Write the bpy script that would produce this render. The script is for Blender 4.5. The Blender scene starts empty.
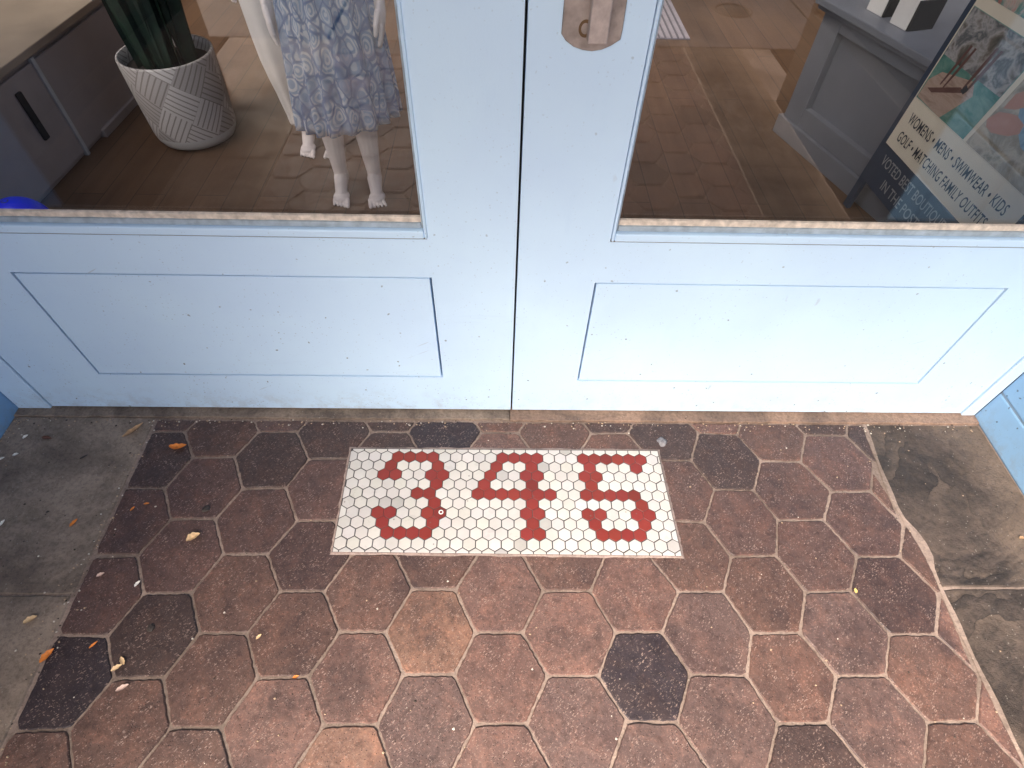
import bpy, bmesh, math, random
from mathutils import Vector, Matrix
random.seed(7)
R = math.radians
sc = bpy.context.scene
C = sc.collection

# ------------------------------------------------------------------ camera, light, exposure
CAM_H = 1.35655
def cam_matrix():
    a, b, c = 0.8991783788, -0.0360951357, 0.0370694106
    Rz = Matrix(((math.cos(b), -math.sin(b), 0), (math.sin(b), math.cos(b), 0), (0, 0, 1)))
    B = Matrix(((1, 0, 0), (0, math.sin(a), math.cos(a)), (0, math.cos(a), -math.sin(a))))
    Rr = Matrix(((math.cos(c), -math.sin(c), 0), (math.sin(c), math.cos(c), 0), (0, 0, 1)))
    M = Rz @ B @ Rr
    M = M @ Matrix(((1, 0, 0), (0, 1, 0), (0, 0, -1)))
    m = M.to_4x4(); m.translation = (0, 0, CAM_H)
    return m
cd = bpy.data.cameras.new('camera'); cam = bpy.data.objects.new('camera', cd); C.objects.link(cam)
cam.matrix_world = cam_matrix()
cd.sensor_width = 36; cd.lens = 562.2 / 1024 * 36; cd.clip_start = 0.02; cd.clip_end = 800
sc.camera = cam

SUN_EL, SUN_AZ = 47.0, 212.0         # azimuth clockwise from +Y (the door side); 180 = straight from the street
w = bpy.data.worlds.new('World'); sc.world = w; w.use_nodes = True
nt = w.node_tree; bg = nt.nodes['Background']
sky = nt.nodes.new('ShaderNodeTexSky'); sky.sky_type = 'NISHITA'; sky.sun_disc = False
sky.sun_elevation = R(SUN_EL); sky.sun_rotation = R(SUN_AZ)
sky.dust_density = 6.0; sky.air_density = .75; sky.ozone_density = .3
nt.links.new(sky.outputs[0], bg.inputs[0]); bg.inputs[1].default_value = 0.12
sd = bpy.data.lights.new('sun', 'SUN'); sun = bpy.data.objects.new('sun', sd); C.objects.link(sun)
sd.energy = 2.9; sd.angle = R(26); sd.color = (1.0, 0.90, 0.80)
dsun = Vector((math.sin(R(SUN_AZ)) * math.cos(R(SUN_EL)), math.cos(R(SUN_AZ)) * math.cos(R(SUN_EL)), math.sin(R(SUN_EL))))
sun.rotation_euler = dsun.to_track_quat('Z', 'Y').to_euler(); sun.location = (0, -4, 6)
sc.render.engine = 'CYCLES'
sc.view_settings.view_transform = 'Standard'; sc.view_settings.look = 'None'
sc.view_settings.gamma = 1; sc.view_settings.use_curve_mapping = False
sc.view_settings.exposure = 1.46
sc.cycles.transparent_max_bounces = 16; sc.cycles.max_bounces = 10; sc.cycles.diffuse_bounces = 5

# ------------------------------------------------------------------ mesh helpers
class MB:
    def __init__(s): s.v = []; s.f = []; s.m = []; s.sm = []; s.col = []
    def add(s, vs, fs, mi=0, smooth=False, col=None):
        n = len(s.v); s.v += [tuple(v) for v in vs]
        for f in fs:
            s.f.append([n + i for i in f]); s.m.append(mi); s.sm.append(smooth); s.col.append(col or (1, 1, 1))
    def box(s, x0, x1, y0, y1, z0, z1, b=0.0, mi=0):
        if b <= 0:
            vs = [(x, y, z) for x in (x0, x1) for y in (y0, y1) for z in (z0, z1)]
            s.add(vs, [(0, 1, 3, 2), (4, 6, 7, 5), (0, 4, 5, 1), (2, 3, 7, 6), (0, 2, 6, 4), (1, 5, 7, 3)], mi); return
        bm = bmesh.new(); bmesh.ops.create_cube(bm, size=1)
        for v in bm.verts:
            v.co = Vector((x0 + (v.co.x + .5) * (x1 - x0), y0 + (v.co.y + .5) * (y1 - y0), z0 + (v.co.z + .5) * (z1 - z0)))
        bmesh.ops.bevel(bm, geom=bm.edges[:], offset=b, segments=2, affect='EDGES', profile=.5)
        s.bm(bm, mi)
    def bm(s, bm, mi=0, smooth=False, mat=None, col=None):
        if mat is not None: bm.transform(mat)
        bm.verts.index_update(); s.add([v.co[:] for v in bm.verts], [[v.index for v in f.verts] for f in bm.faces], mi, smooth, col); bm.free()
    def prism(s, poly, z0, z1, mi=0, inset=0.0, col=None, smooth=False):   # poly: ccw xy; top ring inset by a small chamfer
        n = len(poly)
        top = offset_poly(poly, inset) if inset else poly
        ch = min(inset, (z1 - z0) * .6)
        vs = [(x, y, z0) for x, y in poly] + [(x, y, z1 - ch) for x, y in poly] + [(x, y, z1) for x, y in top]
        fs = []
        for i in range(n):
            j = (i + 1) % n
            fs.append((i, j, n + j, n + i)); fs.append((n + i, n + j, 2 * n + j, 2 * n + i))
        fs.append(tuple(range(2 * n, 3 * n)))
        s.add(vs, fs, mi, smooth, col)
    def tube(s, pts, rad, n=10, mi=0, cap=True):
        pts = [Vector(p) for p in pts]
        if not hasattr(rad, '__len__'): rad = [rad] * len(pts)
        vs = []; fs = []
        for i, p in enumerate(pts):
            t = (pts[min(i + 1, len(pts) - 1)] - pts[max(i - 1, 0)]).normalized()
            u = t.orthogonal() if i == 0 else (u - t * u.dot(t))
            u = u.normalized(); v = t.cross(u)
            for k in range(n):
                a = 2 * math.pi * k / n; vs.append(p + (u * math.cos(a) + v * math.sin(a)) * rad[i])
        for i in range(len(pts) - 1):
            for k in range(n):
                k2 = (k + 1) % n; fs.append((i * n + k, i * n + k2, (i + 1) * n + k2, (i + 1) * n + k))
        if cap: fs += [tuple(range(n - 1, -1, -1)), tuple((len(pts) - 1) * n + k for k in range(n))]
        s.add(vs, fs, mi, True)
    def lathe(s, prof, n=48, mi=0, cx=0, cy=0, sx=1, sy=1, fn=None):
        vs = []; fs = []
        for r, z in prof:
            for k in range(n):
                a = 2 * math.pi * k / n
                q = fn(r, z, a) if fn else r
                vs.append((cx + q * math.cos(a) * sx, cy + q * math.sin(a) * sy, z))
        for i in range(len(prof) - 1):
            for k in range(n):
                k2 = (k + 1) % n; fs.append((i * n + k, i * n + k2, (i + 1) * n + k2, (i + 1) * n + k))
        s.add(vs, fs, mi, True)
    def build(s, name, mats, parent=None, attr=False):
        me = bpy.data.meshes.new(name); me.from_pydata(s.v, [], s.f)
        if not isinstance(mats, (list, tuple)): mats = [mats]
        for m in mats: me.materials.append(m)
        me.polygons.foreach_set('material_index', s.m); me.polygons.foreach_set('use_smooth', s.sm)
        if attr:
            ca = me.color_attributes.new('tone', 'FLOAT_COLOR', 'CORNER')
            for p in me.polygons:
                for li in p.loop_indices: ca.data[li].color = (*s.col[p.index], 1)
        bm = bmesh.new(); bm.from_mesh(me); bmesh.ops.recalc_face_normals(bm, faces=bm.faces[:]) if not attr else None
        if not attr: bm.to_mesh(me)
        bm.free()
        o = bpy.data.objects.new(name, me); C.objects.link(o); o.parent = parent
        return o

def offset_poly(poly, d):
    n = len(poly); out = []
    for i in range(n):
        p0, p1, p2 = Vector(poly[i - 1]), Vector(poly[i]), Vector(poly[(i + 1) % n])
        e1 = (p1 - p0); e2 = (p2 - p1)
        if e1.length < 1e-6 or e2.length < 1e-6: out.append(tuple(p1)); continue
        e1.normalize(); e2.normalize()
        n1 = Vector((-e1.y, e1.x)); n2 = Vector((-e2.y, e2.x)); b = n1 + n2
        k = b.length
        if k < .2: out.append(tuple(p1)); continue
        b /= k; out.append(tuple(p1 + b * min(d / max(b.dot(n1), .35), d * 2.5)))
    return out
def clip(poly, a, b):      # keep what lies left of a->b
    out = []; ax, ay = a; bx, by = b
    s = lambda p: (bx - ax) * (p[1] - ay) - (by - ay) * (p[0] - ax)
    for i in range(len(poly)):
        p, q = poly[i - 1], poly[i]; sp, sq = s(p), s(q)
        if (sp >= 0) != (sq >= 0):
            t = sp / (sp - sq); out.append((p[0] + t * (q[0] - p[0]), p[1] + t * (q[1] - p[1])))
        if sq >= 0: out.append(q)
    return out
def area(poly): return .5 * sum(poly[i - 1][0] * poly[i][1] - poly[i][0] * poly[i - 1][1] for i in range(len(poly)))
def dedupe(poly, e=.0015):
    out = []
    for p in poly:
        if not out or math.dist(p, out[-1]) > e: out.append(p)
    if len(out) > 1 and math.dist(out[0], out[-1]) <= e: out.pop()
    return out
def tag(o, label=None, cat=None, group=None, kind=None):
    if label: o['label'] = label
    if cat: o['category'] = cat
    if group: o['group'] = group
    if kind: o['kind'] = kind
    return o
def empty(name, loc, label, cat, group=None, rz=0.0):
    o = bpy.data.objects.new(name, None); C.objects.link(o); o.location = loc; o.rotation_euler = (0, 0, rz)
    o.empty_display_size = .1; tag(o, label, cat, group); return o
def struct(o): o['kind'] = 'structure'; return o
def place(o, parent):        # mesh built in world coordinates, parented without moving
    o.parent = parent; o.matrix_parent_inverse = Matrix.Translation(parent.location).inverted() ; return o

# ------------------------------------------------------------------ materials
class NT:
    def __init__(s, name):
        s.m = bpy.data.materials.new(name); s.m.use_nodes = True; s.t = s.m.node_tree
        s.b = s.t.nodes['Principled BSDF']; s.out = s.t.nodes['Material Output']
        s.geo = s.n('ShaderNodeNewGeometry'); s.pos = s.geo.outputs['Position']
    def n(s, t, **k):
        q = s.t.nodes.new(t)
        for a, v in k.items(): setattr(q, a, v)
        return q
    def l(s, a, b): s.t.links.new(a, b)
    def inp(s, sock, v):
        if hasattr(v, 'is_output'): s.l(v, sock)
        elif isinstance(v, (tuple, list)) and len(v) == 3 and sock.type == 'RGBA': sock.default_value = (*v, 1)
        else: sock.default_value = v
    def map(s, vec, scale=(1, 1, 1), rot=(0, 0, 0), loc=(0, 0, 0)):
        q = s.n('ShaderNodeMapping'); s.l(vec, q.inputs[0]); q.inputs['Scale'].default_value = scale; q.inputs['Rotation'].default_value = rot; q.inputs['Location'].default_value = loc
        return q.outputs[0]
    def noise(s, scale, detail=4, rough=.55, vec=None, dist=0):
        q = s.n('ShaderNodeTexNoise'); s.l(vec or s.pos, q.inputs['Vector']); q.inputs['Scale'].default_value = scale
        q.inputs['Detail'].default_value = detail; q.inputs['Roughness'].default_value = rough; q.inputs['Distortion'].default_value = dist
        return q.outputs[0]
    def vor(s, scale, vec=None, feature='F1', rnd=1):
        q = s.n('ShaderNodeTexVoronoi', feature=feature); s.l(vec or s.pos, q.inputs['Vector']); q.inputs['Scale'].default_value = scale
        q.inputs['Randomness'].default_value = rnd; return q
    def ramp(s, v, a, b, lo=0, hi=1):
        q = s.n('ShaderNodeMapRange'); s.l(v, q.inputs[0]); q.inputs[1].default_value = a; q.inputs[2].default_value = b
        q.inputs[3].default_value = lo; q.inputs[4].default_value = hi; return q.outputs[0]
    def math(s, op, a, b=0):
        q = s.n('ShaderNodeMath', operation=op); s.inp(q.inputs[0], a); s.inp(q.inputs[1], b); return q.outputs[0]
    def mix(s, f, a, b, mode='MIX'):
        q = s.n('ShaderNodeMix', data_type='RGBA', blend_type=mode); s.inp(q.inputs[0], f); s.inp(q.inputs[6], a); s.inp(q.inputs[7], b); return q.outputs[2]
    def specks(s, scale, r0, keep, vec=None):      # sparse round flecks, 0..1
        v = s.vor(scale, vec); sep = s.n('ShaderNodeSeparateColor'); s.l(v.outputs['Color'], sep.inputs[0])
        return s.math('MULTIPLY', s.ramp(v.outputs['Distance'], r0, r0 * .6), s.math('GREATER_THAN', sep.outputs[0], 1 - keep))
    def bump(s, h, dist=.002, strength=.6, prev=None):
        q = s.n('ShaderNodeBump'); s.l(h, q.inputs['Height']); q.inputs['Distance'].default_value = dist; q.inputs['Strength'].default_value = strength
        if prev: s.l(prev, q.inputs['Normal'])
        return q.outputs[0]
    def fin(s, col, rough=.6, bump=None, spec=.5, metal=0):
        s.inp(s.b.inputs['Base Color'], col); s.inp(s.b.inputs['Roughness'], rough)
        s.b.inputs['Specular IOR Level'].default_value = spec; s.b.inputs['Metallic'].default_value = metal
        if bump: s.l(bump, s.b.inputs['Normal'])
        return s.m

def m_simple(name, c, rough=.6, var=.12, scale=12, bump=.3, bscale=90, spec=.5, metal=0, dist=.001):
    t = NT(name); n = t.noise(scale, 5)
    col = t.mix(t.ramp(n, .3, .7), tuple(x * (1 - var) for x in c), tuple(min(1, x * (1 + var)) for x in c))
    return t.fin(col, rough, t.bump(t.noise(bscale, 4), dist, bump) if bump else None, spec, metal)

def m_paint(name, c, dirt=1.0, rough=.42):
    t = NT(name)
    n = t.noise(3.2, 6); n2 = t.noise(28, 5)
    col = t.mix(t.ramp(n, .35, .7), tuple(x * .95 for x in c), tuple(min(.95, x * 1.03) for x in c))
    col = t.mix(t.ramp(t.noise(16, 8, .7, t.map(t.pos, (1, 1, .35))), .58, .8, 0, .16), col, (c[0] * .70, c[1] * .78, c[2] * .86))
    # scattered chips and dirt, denser near the ground
    z = t.n('ShaderNodeSeparateXYZ'); t.l(t.pos, z.inputs[0])
    low = t.ramp(z.outputs[2], .75, .02, .30 * dirt, 1.0 * dirt)
    patch = t.ramp(t.noise(7, 3), .42, .62, .25, 1)
    wig = t.n('ShaderNodeVectorMath', operation='MULTIPLY_ADD')
    nz = t.n('ShaderNodeTexNoise'); t.l(t.pos, nz.inputs['Vector']); nz.inputs['Scale'].default_value = 60
    t.l(nz.outputs['Color'], wig.inputs[0]); wig.inputs[1].default_value = (.012, .012, .012); t.l(t.pos, wig.inputs[2])
    wv = wig.outputs[0]
    s1 = t.math('MULTIPLY', t.specks(46, .15, .10, wv), low)
    s2 = t.math('MULTIPLY', t.math('MULTIPLY', t.specks(140, .26, .22, wv), low), patch)
    s3 = t.math('MULTIPLY', t.specks(26, .14, .06, t.map(wv, (1.2, 1, .4), (0, .5, 0))), low)
    col = t.mix(t.math('MULTIPLY', s1, .85), col, (.055, .05, .045))
    col = t.mix(t.math('MULTIPLY', s2, .55), col, (.13, .14, .15))
    col = t.mix(t.math('MULTIPLY', s3, .5), col, (.30, .32, .34))
    sc1 = t.noise(5, 7, .75, t.map(t.pos, (.35, 1, 3.2), (0, .12, 0), (3, 0, 1))); sc2 = t.noise(3.1, 4)
    col = t.mix(t.math('MULTIPLY', t.ramp(sc1, .60, .70, 0, .30 * dirt), t.ramp(sc2, .45, .6)), col, (c[0] * .62, c[1] * .66, c[2] * .68))
    sc3 = t.specks(1, .10, .5, t.map(t.map(t.pos, (1, 1, 1), (0, .5, 0)), (4.5, 1, 60)))
    col = t.mix(t.math('MULTIPLY', t.math('MULTIPLY', sc3, t.ramp(t.noise(4), .5, .6)), .35 * dirt), col, (.25, .27, .30))
    # grubby splash zone just above the sill
    gr = t.math('MULTIPLY', t.ramp(z.outputs[2], .11, .0), t.ramp(t.noise(26, 7, .75), .46, .70))
    col = t.mix(t.math('MULTIPLY', gr, .5 * dirt), col, (.24, .20, .17))
    b = t.bump(t.noise(22, 5, .6, t.map(t.pos, (1, 1, .25))), .0012, .35); b = t.bump(t.noise(240, 3), .0004, .4, b)
    b = t.bump(t.math('SUBTRACT', 1.0, s1), .0008, .6, b)
    return t.fin(col, t.ramp(n2, .3, .7, rough - .06, rough + .1), b, .45)

def m_paver():
    t = NT('paver clay'); a = t.n('ShaderNodeVertexColor', layer_name='tone'); base = a.outputs[0]
    big = t.noise(5, 5, .6); fine = t.noise(70, 6, .7); mid = t.noise(17, 5, .65, None, .6)
    col = t.mix(t.ramp(big, .38, .68, 0, .55), base, t.mix(1.0, base, (.62, .55, .60), 'MULTIPLY'))
    col = t.mix(t.ramp(mid, .45, .66, 0, .65), col, t.mix(1.0, base, (1.5, 1.28, 1.15), 'MULTIPLY'))
    col = t.mix(t.ramp(t.noise(9, 6, .7, t.map(t.pos, (1, 1, 1), (0, 0, 0), (9, 3, 0)), 1.2), .55, .68, 0, .62), col, (.050, .031, .029))
    col = t.mix(t.ramp(fine, .47, .68, 0, .75), col, t.mix(1.0, col, (.45, .40, .40), 'MULTIPLY'))
    fl = None
    for k, rz in enumerate((.35, 1.35, 2.45)):
        f = t.specks(1, (.32, .26, .38)[k], .34, t.map(t.map(t.pos, (1, 1, 1), (0, 0, rz)), ((150, 380, 1), (210, 430, 1), (105, 330, 1))[k], (0, 0, 0), (k * 7.3, 0, 0)))
        fl = f if fl is None else t.math('MAXIMUM', fl, f)
    fl = t.math('MULTIPLY', fl, t.ramp(t.noise(22, 6, .75), .42, .60, .10, 1))
    pits = t.specks(230, .33, .22)
    col = t.mix(t.ramp(t.noise(210, 3, .6), .56, .70, 0, .40), col, t.mix(1.0, col, (3.0, 2.6, 2.4), 'MULTIPLY'))
    tv = t.vor(4.6, t.map(t.pos, (1, 1, 1), (0, 0, 0), (2.2, .7, 0)), 'DISTANCE_TO_EDGE').outputs[0]
    col = t.mix(t.math('MULTIPLY', t.ramp(tv, .16, .03), t.ramp(t.noise(7, 6, .7), .48, .62, 0, .6)), col, (.045, .028, .027))
    col = t.mix(t.math('MULTIPLY', fl, .62), col, (.42, .30, .25))
    col = t.mix(t.math('MULTIPLY', pits, .65), col, (.03, .02, .02))
    h = t.math('ADD', t.math('MULTIPLY', fine, 1.0), t.math('MULTIPLY', fl, .25)); h = t.math('SUBTRACT', h, t.math('MULTIPLY', pits, .5))
    b = t.bump(mid, .004, .35); b = t.bump(h, .0016, .75, b)
    return t.fin(col, t.ramp(mid, .3, .7, .42, .68), b, .45)

def m_concrete(name, c1, c2, stain, scale=6, cleft=0.0, edge=None):
    t = NT(name)
    n = t.noise(scale, 8, .7, None, .25); f = t.noise(130, 4, .7)
    col = t.mix(t.ramp(n, .35, .66), c1, c2)
    col = t.mix(t.ramp(t.noise(2.9, 8, .72, None, .7), .44, .60, 0, .85), col, stain)
    if cleft:
        cf = t.math('FRACT', t.math('MULTIPLY', t.math('ADD', t.noise(3.6, 4, .5, t.map(t.map(t.pos, (1, 1, 1), (0, 0, .7)), (1, .55, 1)), .5), t.math('MULTIPLY', t.noise(30, 5, .65), .035)), 9.0))
        ms = t.ramp(t.noise(6, 4), .42, .58)
        col = t.mix(t.math('MULTIPLY', t.math('MAXIMUM', t.ramp(cf, .10, .0), t.ramp(cf, .94, 1.0)), t.math('MULTIPLY', ms, .8)), col, (.022, .016, .014))
        col = t.mix(t.math('MULTIPLY', t.ramp(cf, .3, .92), t.math('MULTIPLY', ms, .35)), col, (.21, .15, .11))
    if edge:
        sx = t.n('ShaderNodeSeparateXYZ'); t.l(t.pos, sx.inputs[0])
        col = t.mix(t.ramp(t.math('ADD', sx.outputs[0], t.math('MULTIPLY', t.math('SUBTRACT', t.noise(5, 6, .7), .5), .35)), 1.26, 1.40), col, edge)
    col = t.mix(t.ramp(f, .46, .66, 0, .6), col, t.mix(1.0, col, (.45, .45, .45), 'MULTIPLY'))
    col = t.mix(t.math('MULTIPLY', t.specks(150, .26, .10), .5), col, (.40, .36, .31))
    col = t.mix(t.math('MULTIPLY', t.specks(60, .16, .07), .8), col, (.03, .025, .02))
    b = t.bump(n, .006, .35 + cleft); 
    if cleft: b = t.bump(cf, .012, .9, b); b = t.bump(t.noise(11, 9, .72), .014, cleft, b)
    b = t.bump(f, .0014, .6, b)
    return t.fin(col, t.ramp(n, .3, .7, .5, .8), b, .4)

def m_glass():
    t = NT('window glass'); t.t.nodes.remove(t.b)
    tr = t.n('ShaderNodeBsdfTransparent'); tr.inputs[0].default_value = (.93, .95, .95, 1)
    gl = t.n('ShaderNodeBsdfGlossy'); gl.inputs['Roughness'].default_value = .0; gl.inputs[0].default_value = (1, 1, 1, 1)
    dp = t.n('ShaderNodeVectorMath', operation='DOT_PRODUCT'); t.l(t.geo.outputs['Incoming'], dp.inputs[0]); t.l(t.geo.outputs['Normal'], dp.inputs[1])
    sch = t.math('ADD', .045, t.math('MULTIPLY', .955, t.math('POWER', t.math('SUBTRACT', 1.0, t.math('ABSOLUTE', dp.outputs['Value'])), 5.0)))
    b = t.bump(t.noise(1.3, 1), .0003, .2); t.l(b, gl.inputs['Normal'])
    mx = t.n('ShaderNodeMixShader'); t.l(t.math('MULTIPLY', sch, 1.2), mx.inputs[0]); t.l(tr.outputs[0], mx.inputs[1]); t.l(gl.outputs[0], mx.inputs[2])
    t.l(mx.outputs[0], t.out.inputs[0]); return t.m

def m_wood_floor():
    t = NT('shop floorboards')
    br = t.n('ShaderNodeTexBrick'); t.l(t.map(t.pos, (1, 1, 1), (0, 0, R(90))), br.inputs['Vector'])
    br.inputs['Scale'].default_value = 1; br.inputs['Brick Width'].default_value = 1.5; br.inputs['Row Height'].default_value = .125
    br.inputs['Mortar Size'].default_value = .0016; br.inputs['Color1'].default_value = (.150, .082, .046, 1); br.inputs['Color2'].default_value = (.105, .058, .034, 1)
    br.inputs['Mortar'].default_value = (.02, .014, .011, 1); br.offset = .37
    g = t.noise(16, 6, .6, t.map(t.pos, (1, .07, 1))); g2 = t.noise(3, 5)
    col = t.mix(t.ramp(g, .35, .7, 0, .7), br.outputs[0], t.mix(1.0, br.outputs[0], (.55, .5, .46), 'MULTIPLY'))
    col = t.mix(t.ramp(g2, .4, .7, 0, .45), col, (.15, .09, .055))
    return t.fin(col, .5, t.bump(g, .001, .3), .35)

def m_dress():
    t = NT('patterned dress cloth'); uv = t.n('ShaderNodeUVMap').outputs[0]
    nz = t.n('ShaderNodeTexNoise'); t.l(uv, nz.inputs['Vector']); nz.inputs['Scale'].default_value = 9; nz.inputs['Detail'].default_value = 2
    w_ = t.n('ShaderNodeVectorMath', operation='MULTIPLY_ADD'); t.l(nz.outputs['Color'], w_.inputs[0]); w_.inputs[1].default_value = (.05, .05, .05); t.l(uv, w_.inputs[2])
    q = t.map(w_.outputs[0], (30, 17, 1), (0, 0, .3))
    v = t.vor(1, q); e = t.vor(1, q, 'DISTANCE_TO_EDGE').outputs[0]
    ring = t.math('SINE', t.math('MULTIPLY', v.outputs['Distance'], 26.0))
    ins = t.mix(t.ramp(ring, -.2, .5), (.25, .34, .48), (.58, .61, .66))
    sep = t.n('ShaderNodeSeparateColor'); t.l(v.outputs['Color'], sep.inputs[0])
    ins = t.mix(t.ramp(sep.outputs[0], .35, .75, 0, .75), ins, (.20, .30, .46))
    col = t.mix(t.ramp(e, .03, .10), (.10, .17, .33), ins)
    v2 = t.vor(1, t.map(w_.outputs[0], (62, 20, 1), (0, 0, -.6))); sw = t.ramp(v2.outputs['Distance'], .20, .12)
    col = t.mix(t.math('MULTIPLY', sw, .7), col, (.70, .70, .72))
    return t.fin(col, .8, t.bump(t.noise(300, 3), .0005, .3), .2)

def m_planter():
    t = NT('geometric glazed pot'); uv = t.n('ShaderNodeUVMap').outputs[0]
    r1 = t.map(uv, (1, 1, 1), (0, 0, R(38)))
    ch = t.n('ShaderNodeTexChecker'); t.l(r1, ch.inputs['Vector']); ch.inputs['Scale'].default_value = 8.5
    def lines(vec, sc_, ax='X'):
        q = t.n('ShaderNodeTexWave', wave_type='BANDS', bands_direction=ax); t.l(vec, q.inputs['Vector']); q.inputs['Scale'].default_value = sc_; q.inputs['Distortion'].default_value = .4
        return q.outputs['Fac']
    a = lines(r1, 15, 'X'); b = lines(r1, 15, 'Y')
    f = t.mix(ch.outputs['Fac'], a, b); bw = t.ramp(f, .24, .08)
    ch2 = t.n('ShaderNodeTexChecker'); t.l(r1, ch2.inputs['Vector']); ch2.inputs['Scale'].default_value = 4.25
    base = t.mix(ch2.outputs['Fac'], (.48, .44, .42), (.66, .62, .60))
    col = t.mix(t.math('MULTIPLY', bw, .75), base, (.20, .165, .15))
    z = t.n('ShaderNodeSeparateXYZ'); t.l(t.pos, z.inputs[0])
    band = t.math('LESS_THAN', z.outputs[2], .055); col = t.mix(band, col, (.62, .61, .60))
    return t.fin(col, .45, None, .5)
LAT0= (-0.8295, 0.89763, 0.000919, 0.105)
COEF= [[-0.00425, 0.00202], [-0.00028, -0.00209], [0.00272, -0.00059], [0.00714, -0.00459], [-0.0018, 0.00053], [-0.00049, -0.00114], [-0.00104, 0.00113], [0.00472, -0.00147], [0.00287, 0.00203], [0.00083, 0.00313]]
MEAS= {(3, 0): (-0.6837, 0.8927), (5, 0): (-0.5757, 0.8936), (27, 0): (0.5795, 0.8999), (29, 0): (0.6904, 0.8942), (33, 0): (0.8924, 0.8959), (35, 0): (1.0117, 0.8933), (0, 1): (-0.8396, 0.808), (2, 1): (-0.7269, 0.8103), (6, 1): (-0.5224, 0.804), (8, 1): (-0.4153, 0.8076), (26, 1): (0.5391, 0.8066), (30, 1): (0.7362, 0.8079), (32, 1): (0.8484, 0.8054), (-1, 2): (-0.8809, 0.7124), (3, 2): (-0.677, 0.7134), (5, 2): (-0.5643, 0.717), (27, 2): (0.5834, 0.7175), (29, 2): (0.6901, 0.715), (33, 2): (0.9022, 0.7131), (35, 2): (1.0118, 0.7136), (0, 3): (-0.8331, 0.626), (2, 3): (-0.7213, 0.6275), (6, 3): (-0.5138, 0.623), (8, 3): (-0.4189, 0.6233), (26, 3): (0.5352, 0.6231), (30, 3): (0.7294, 0.6291), (32, 3): (0.8527, 0.6295), (-1, 4): (-0.8784, 0.5316), (3, 4): (-0.6731, 0.5345), (5, 4): (-0.566, 0.5348), (27, 4): (0.5824, 0.5312), (29, 4): (0.6973, 0.535), (33, 4): (0.9008, 0.5318), (35, 4): (1.011, 0.532), (0, 5): (-0.8269, 0.4393), (2, 5): (-0.7179, 0.4417), (6, 5): (-0.5124, 0.445), (8, 5): (-0.4091, 0.4451), (12, 5): (-0.2033, 0.4513), (14, 5): (-0.1006, 0.4497), (18, 5): (0.1089, 0.4456), (20, 5): (0.2217, 0.4456), (24, 5): (0.4327, 0.445), (26, 5): (0.5418, 0.4439), (30, 5): (0.7409, 0.444), (32, 5): (0.8517, 0.4462), (-1, 6): (-0.8702, 0.3455), (3, 6): (-0.6692, 0.3522), (5, 6): (-0.5644, 0.3521), (9, 6): (-0.3565, 0.3551), (11, 6): (-0.253, 0.3539), (15, 6): (-0.0496, 0.3522), (17, 6): (0.0584, 0.3521), (21, 6): (0.2698, 0.3534), (23, 6): (0.3774, 0.3533), (27, 6): (0.5839, 0.3515), (29, 6): (0.6975, 0.3514), (33, 6): (0.9046, 0.3479), (35, 6): (1.0138, 0.3478), (0, 7): (-0.8204, 0.2603), (2, 7): (-0.7151, 0.261), (6, 7): (-0.5152, 0.2614), (8, 7): (-0.4068, 0.2631), (12, 7): (-0.2019, 0.2665), (14, 7): (-0.0926, 0.2662), (18, 7): (0.1107, 0.2637), (20, 7): (0.2224, 0.2634), (24, 7): (0.4247, 0.2649), (26, 7): (0.5487, 0.262), (30, 7): (0.7492, 0.2614), (32, 7): (0.8587, 0.2612), (3, 8): (-0.6662, 0.1686), (5, 8): (-0.5642, 0.1691), (9, 8): (-0.3565, 0.1716), (11, 8): (-0.2472, 0.1724), (15, 8): (-0.0436, 0.1735), (17, 8): (0.0625, 0.1731), (21, 8): (0.2729, 0.178), (27, 8): (0.5902, 0.1709), (29, 8): (0.6977, 0.1721), (33, 8): (0.9108, 0.173), (35, 8): (1.0174, 0.1735)}
SKY0, SKY1 = 1.12, 2.6
# ================================================================== SETTING
D = 0.9715            # face of the doors
paint = m_paint('light blue door paint', (.56, .75, .965))
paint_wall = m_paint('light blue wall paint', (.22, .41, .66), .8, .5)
mortar = m_concrete('mortar', (.36, .27, .22), (.27, .20, .165), (.17, .125, .10), 30)
slab_l = m_concrete('grey entry concrete', (.37, .285, .22), (.22, .17, .132), (.12, .09, .072), 7)
slab_r = m_concrete('brown cleft slate', (.112, .080, .062), (.066, .048, .040), (.030, .023, .020), 8, .7, (.175, .125, .092))
slab_tan = m_concrete('tan edging concrete', (.29, .21, .155), (.21, .155, .12), (.12, .09, .07), 9)
walk = m_concrete('sidewalk concrete', (.16, .13, .125), (.12, .098, .094), (.075, .062, .06), 2.5)
asphalt = m_simple('asphalt', (.05, .05, .052), .9, .2, 30, .6, 200)
paver = m_paver()

# ground far around, road, sidewalk
g = MB(); g.add([(-300, -300, -.16), (300, -300, -.16), (300, 300, -.16), (-300, 300, -.16)], [(0, 1, 2, 3)]); struct(g.build('ground', m_simple('dusty ground', (.14, .12, .10), .9)))
g = MB(); g.add([(-80, -16, -.15), (80, -16, -.15), (80, -6.2, -.15), (-80, -6.2, -.15)], [(0, 1, 2, 3)]); struct(g.build('road', asphalt))
g = MB()
ys = [-1.67, -3.05, -4.45, -6.0]; xs = [-9 + 1.52 * i + .37 for i in range(13)]
for j in range(3):
    for i in range(12):
        g.box(xs[i] + .009, xs[i + 1] - .009, ys[j + 1] + .012, ys[j] - .012, -.1, .0, .006)
g.box(xs[0], xs[-1], -6.2, -6.005, -.16, -.002, .015)
g.box(xs[0], xs[-1], -6.0, -1.67, -.14, -.030)
struct(g.build('sidewalk', walk))

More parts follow.
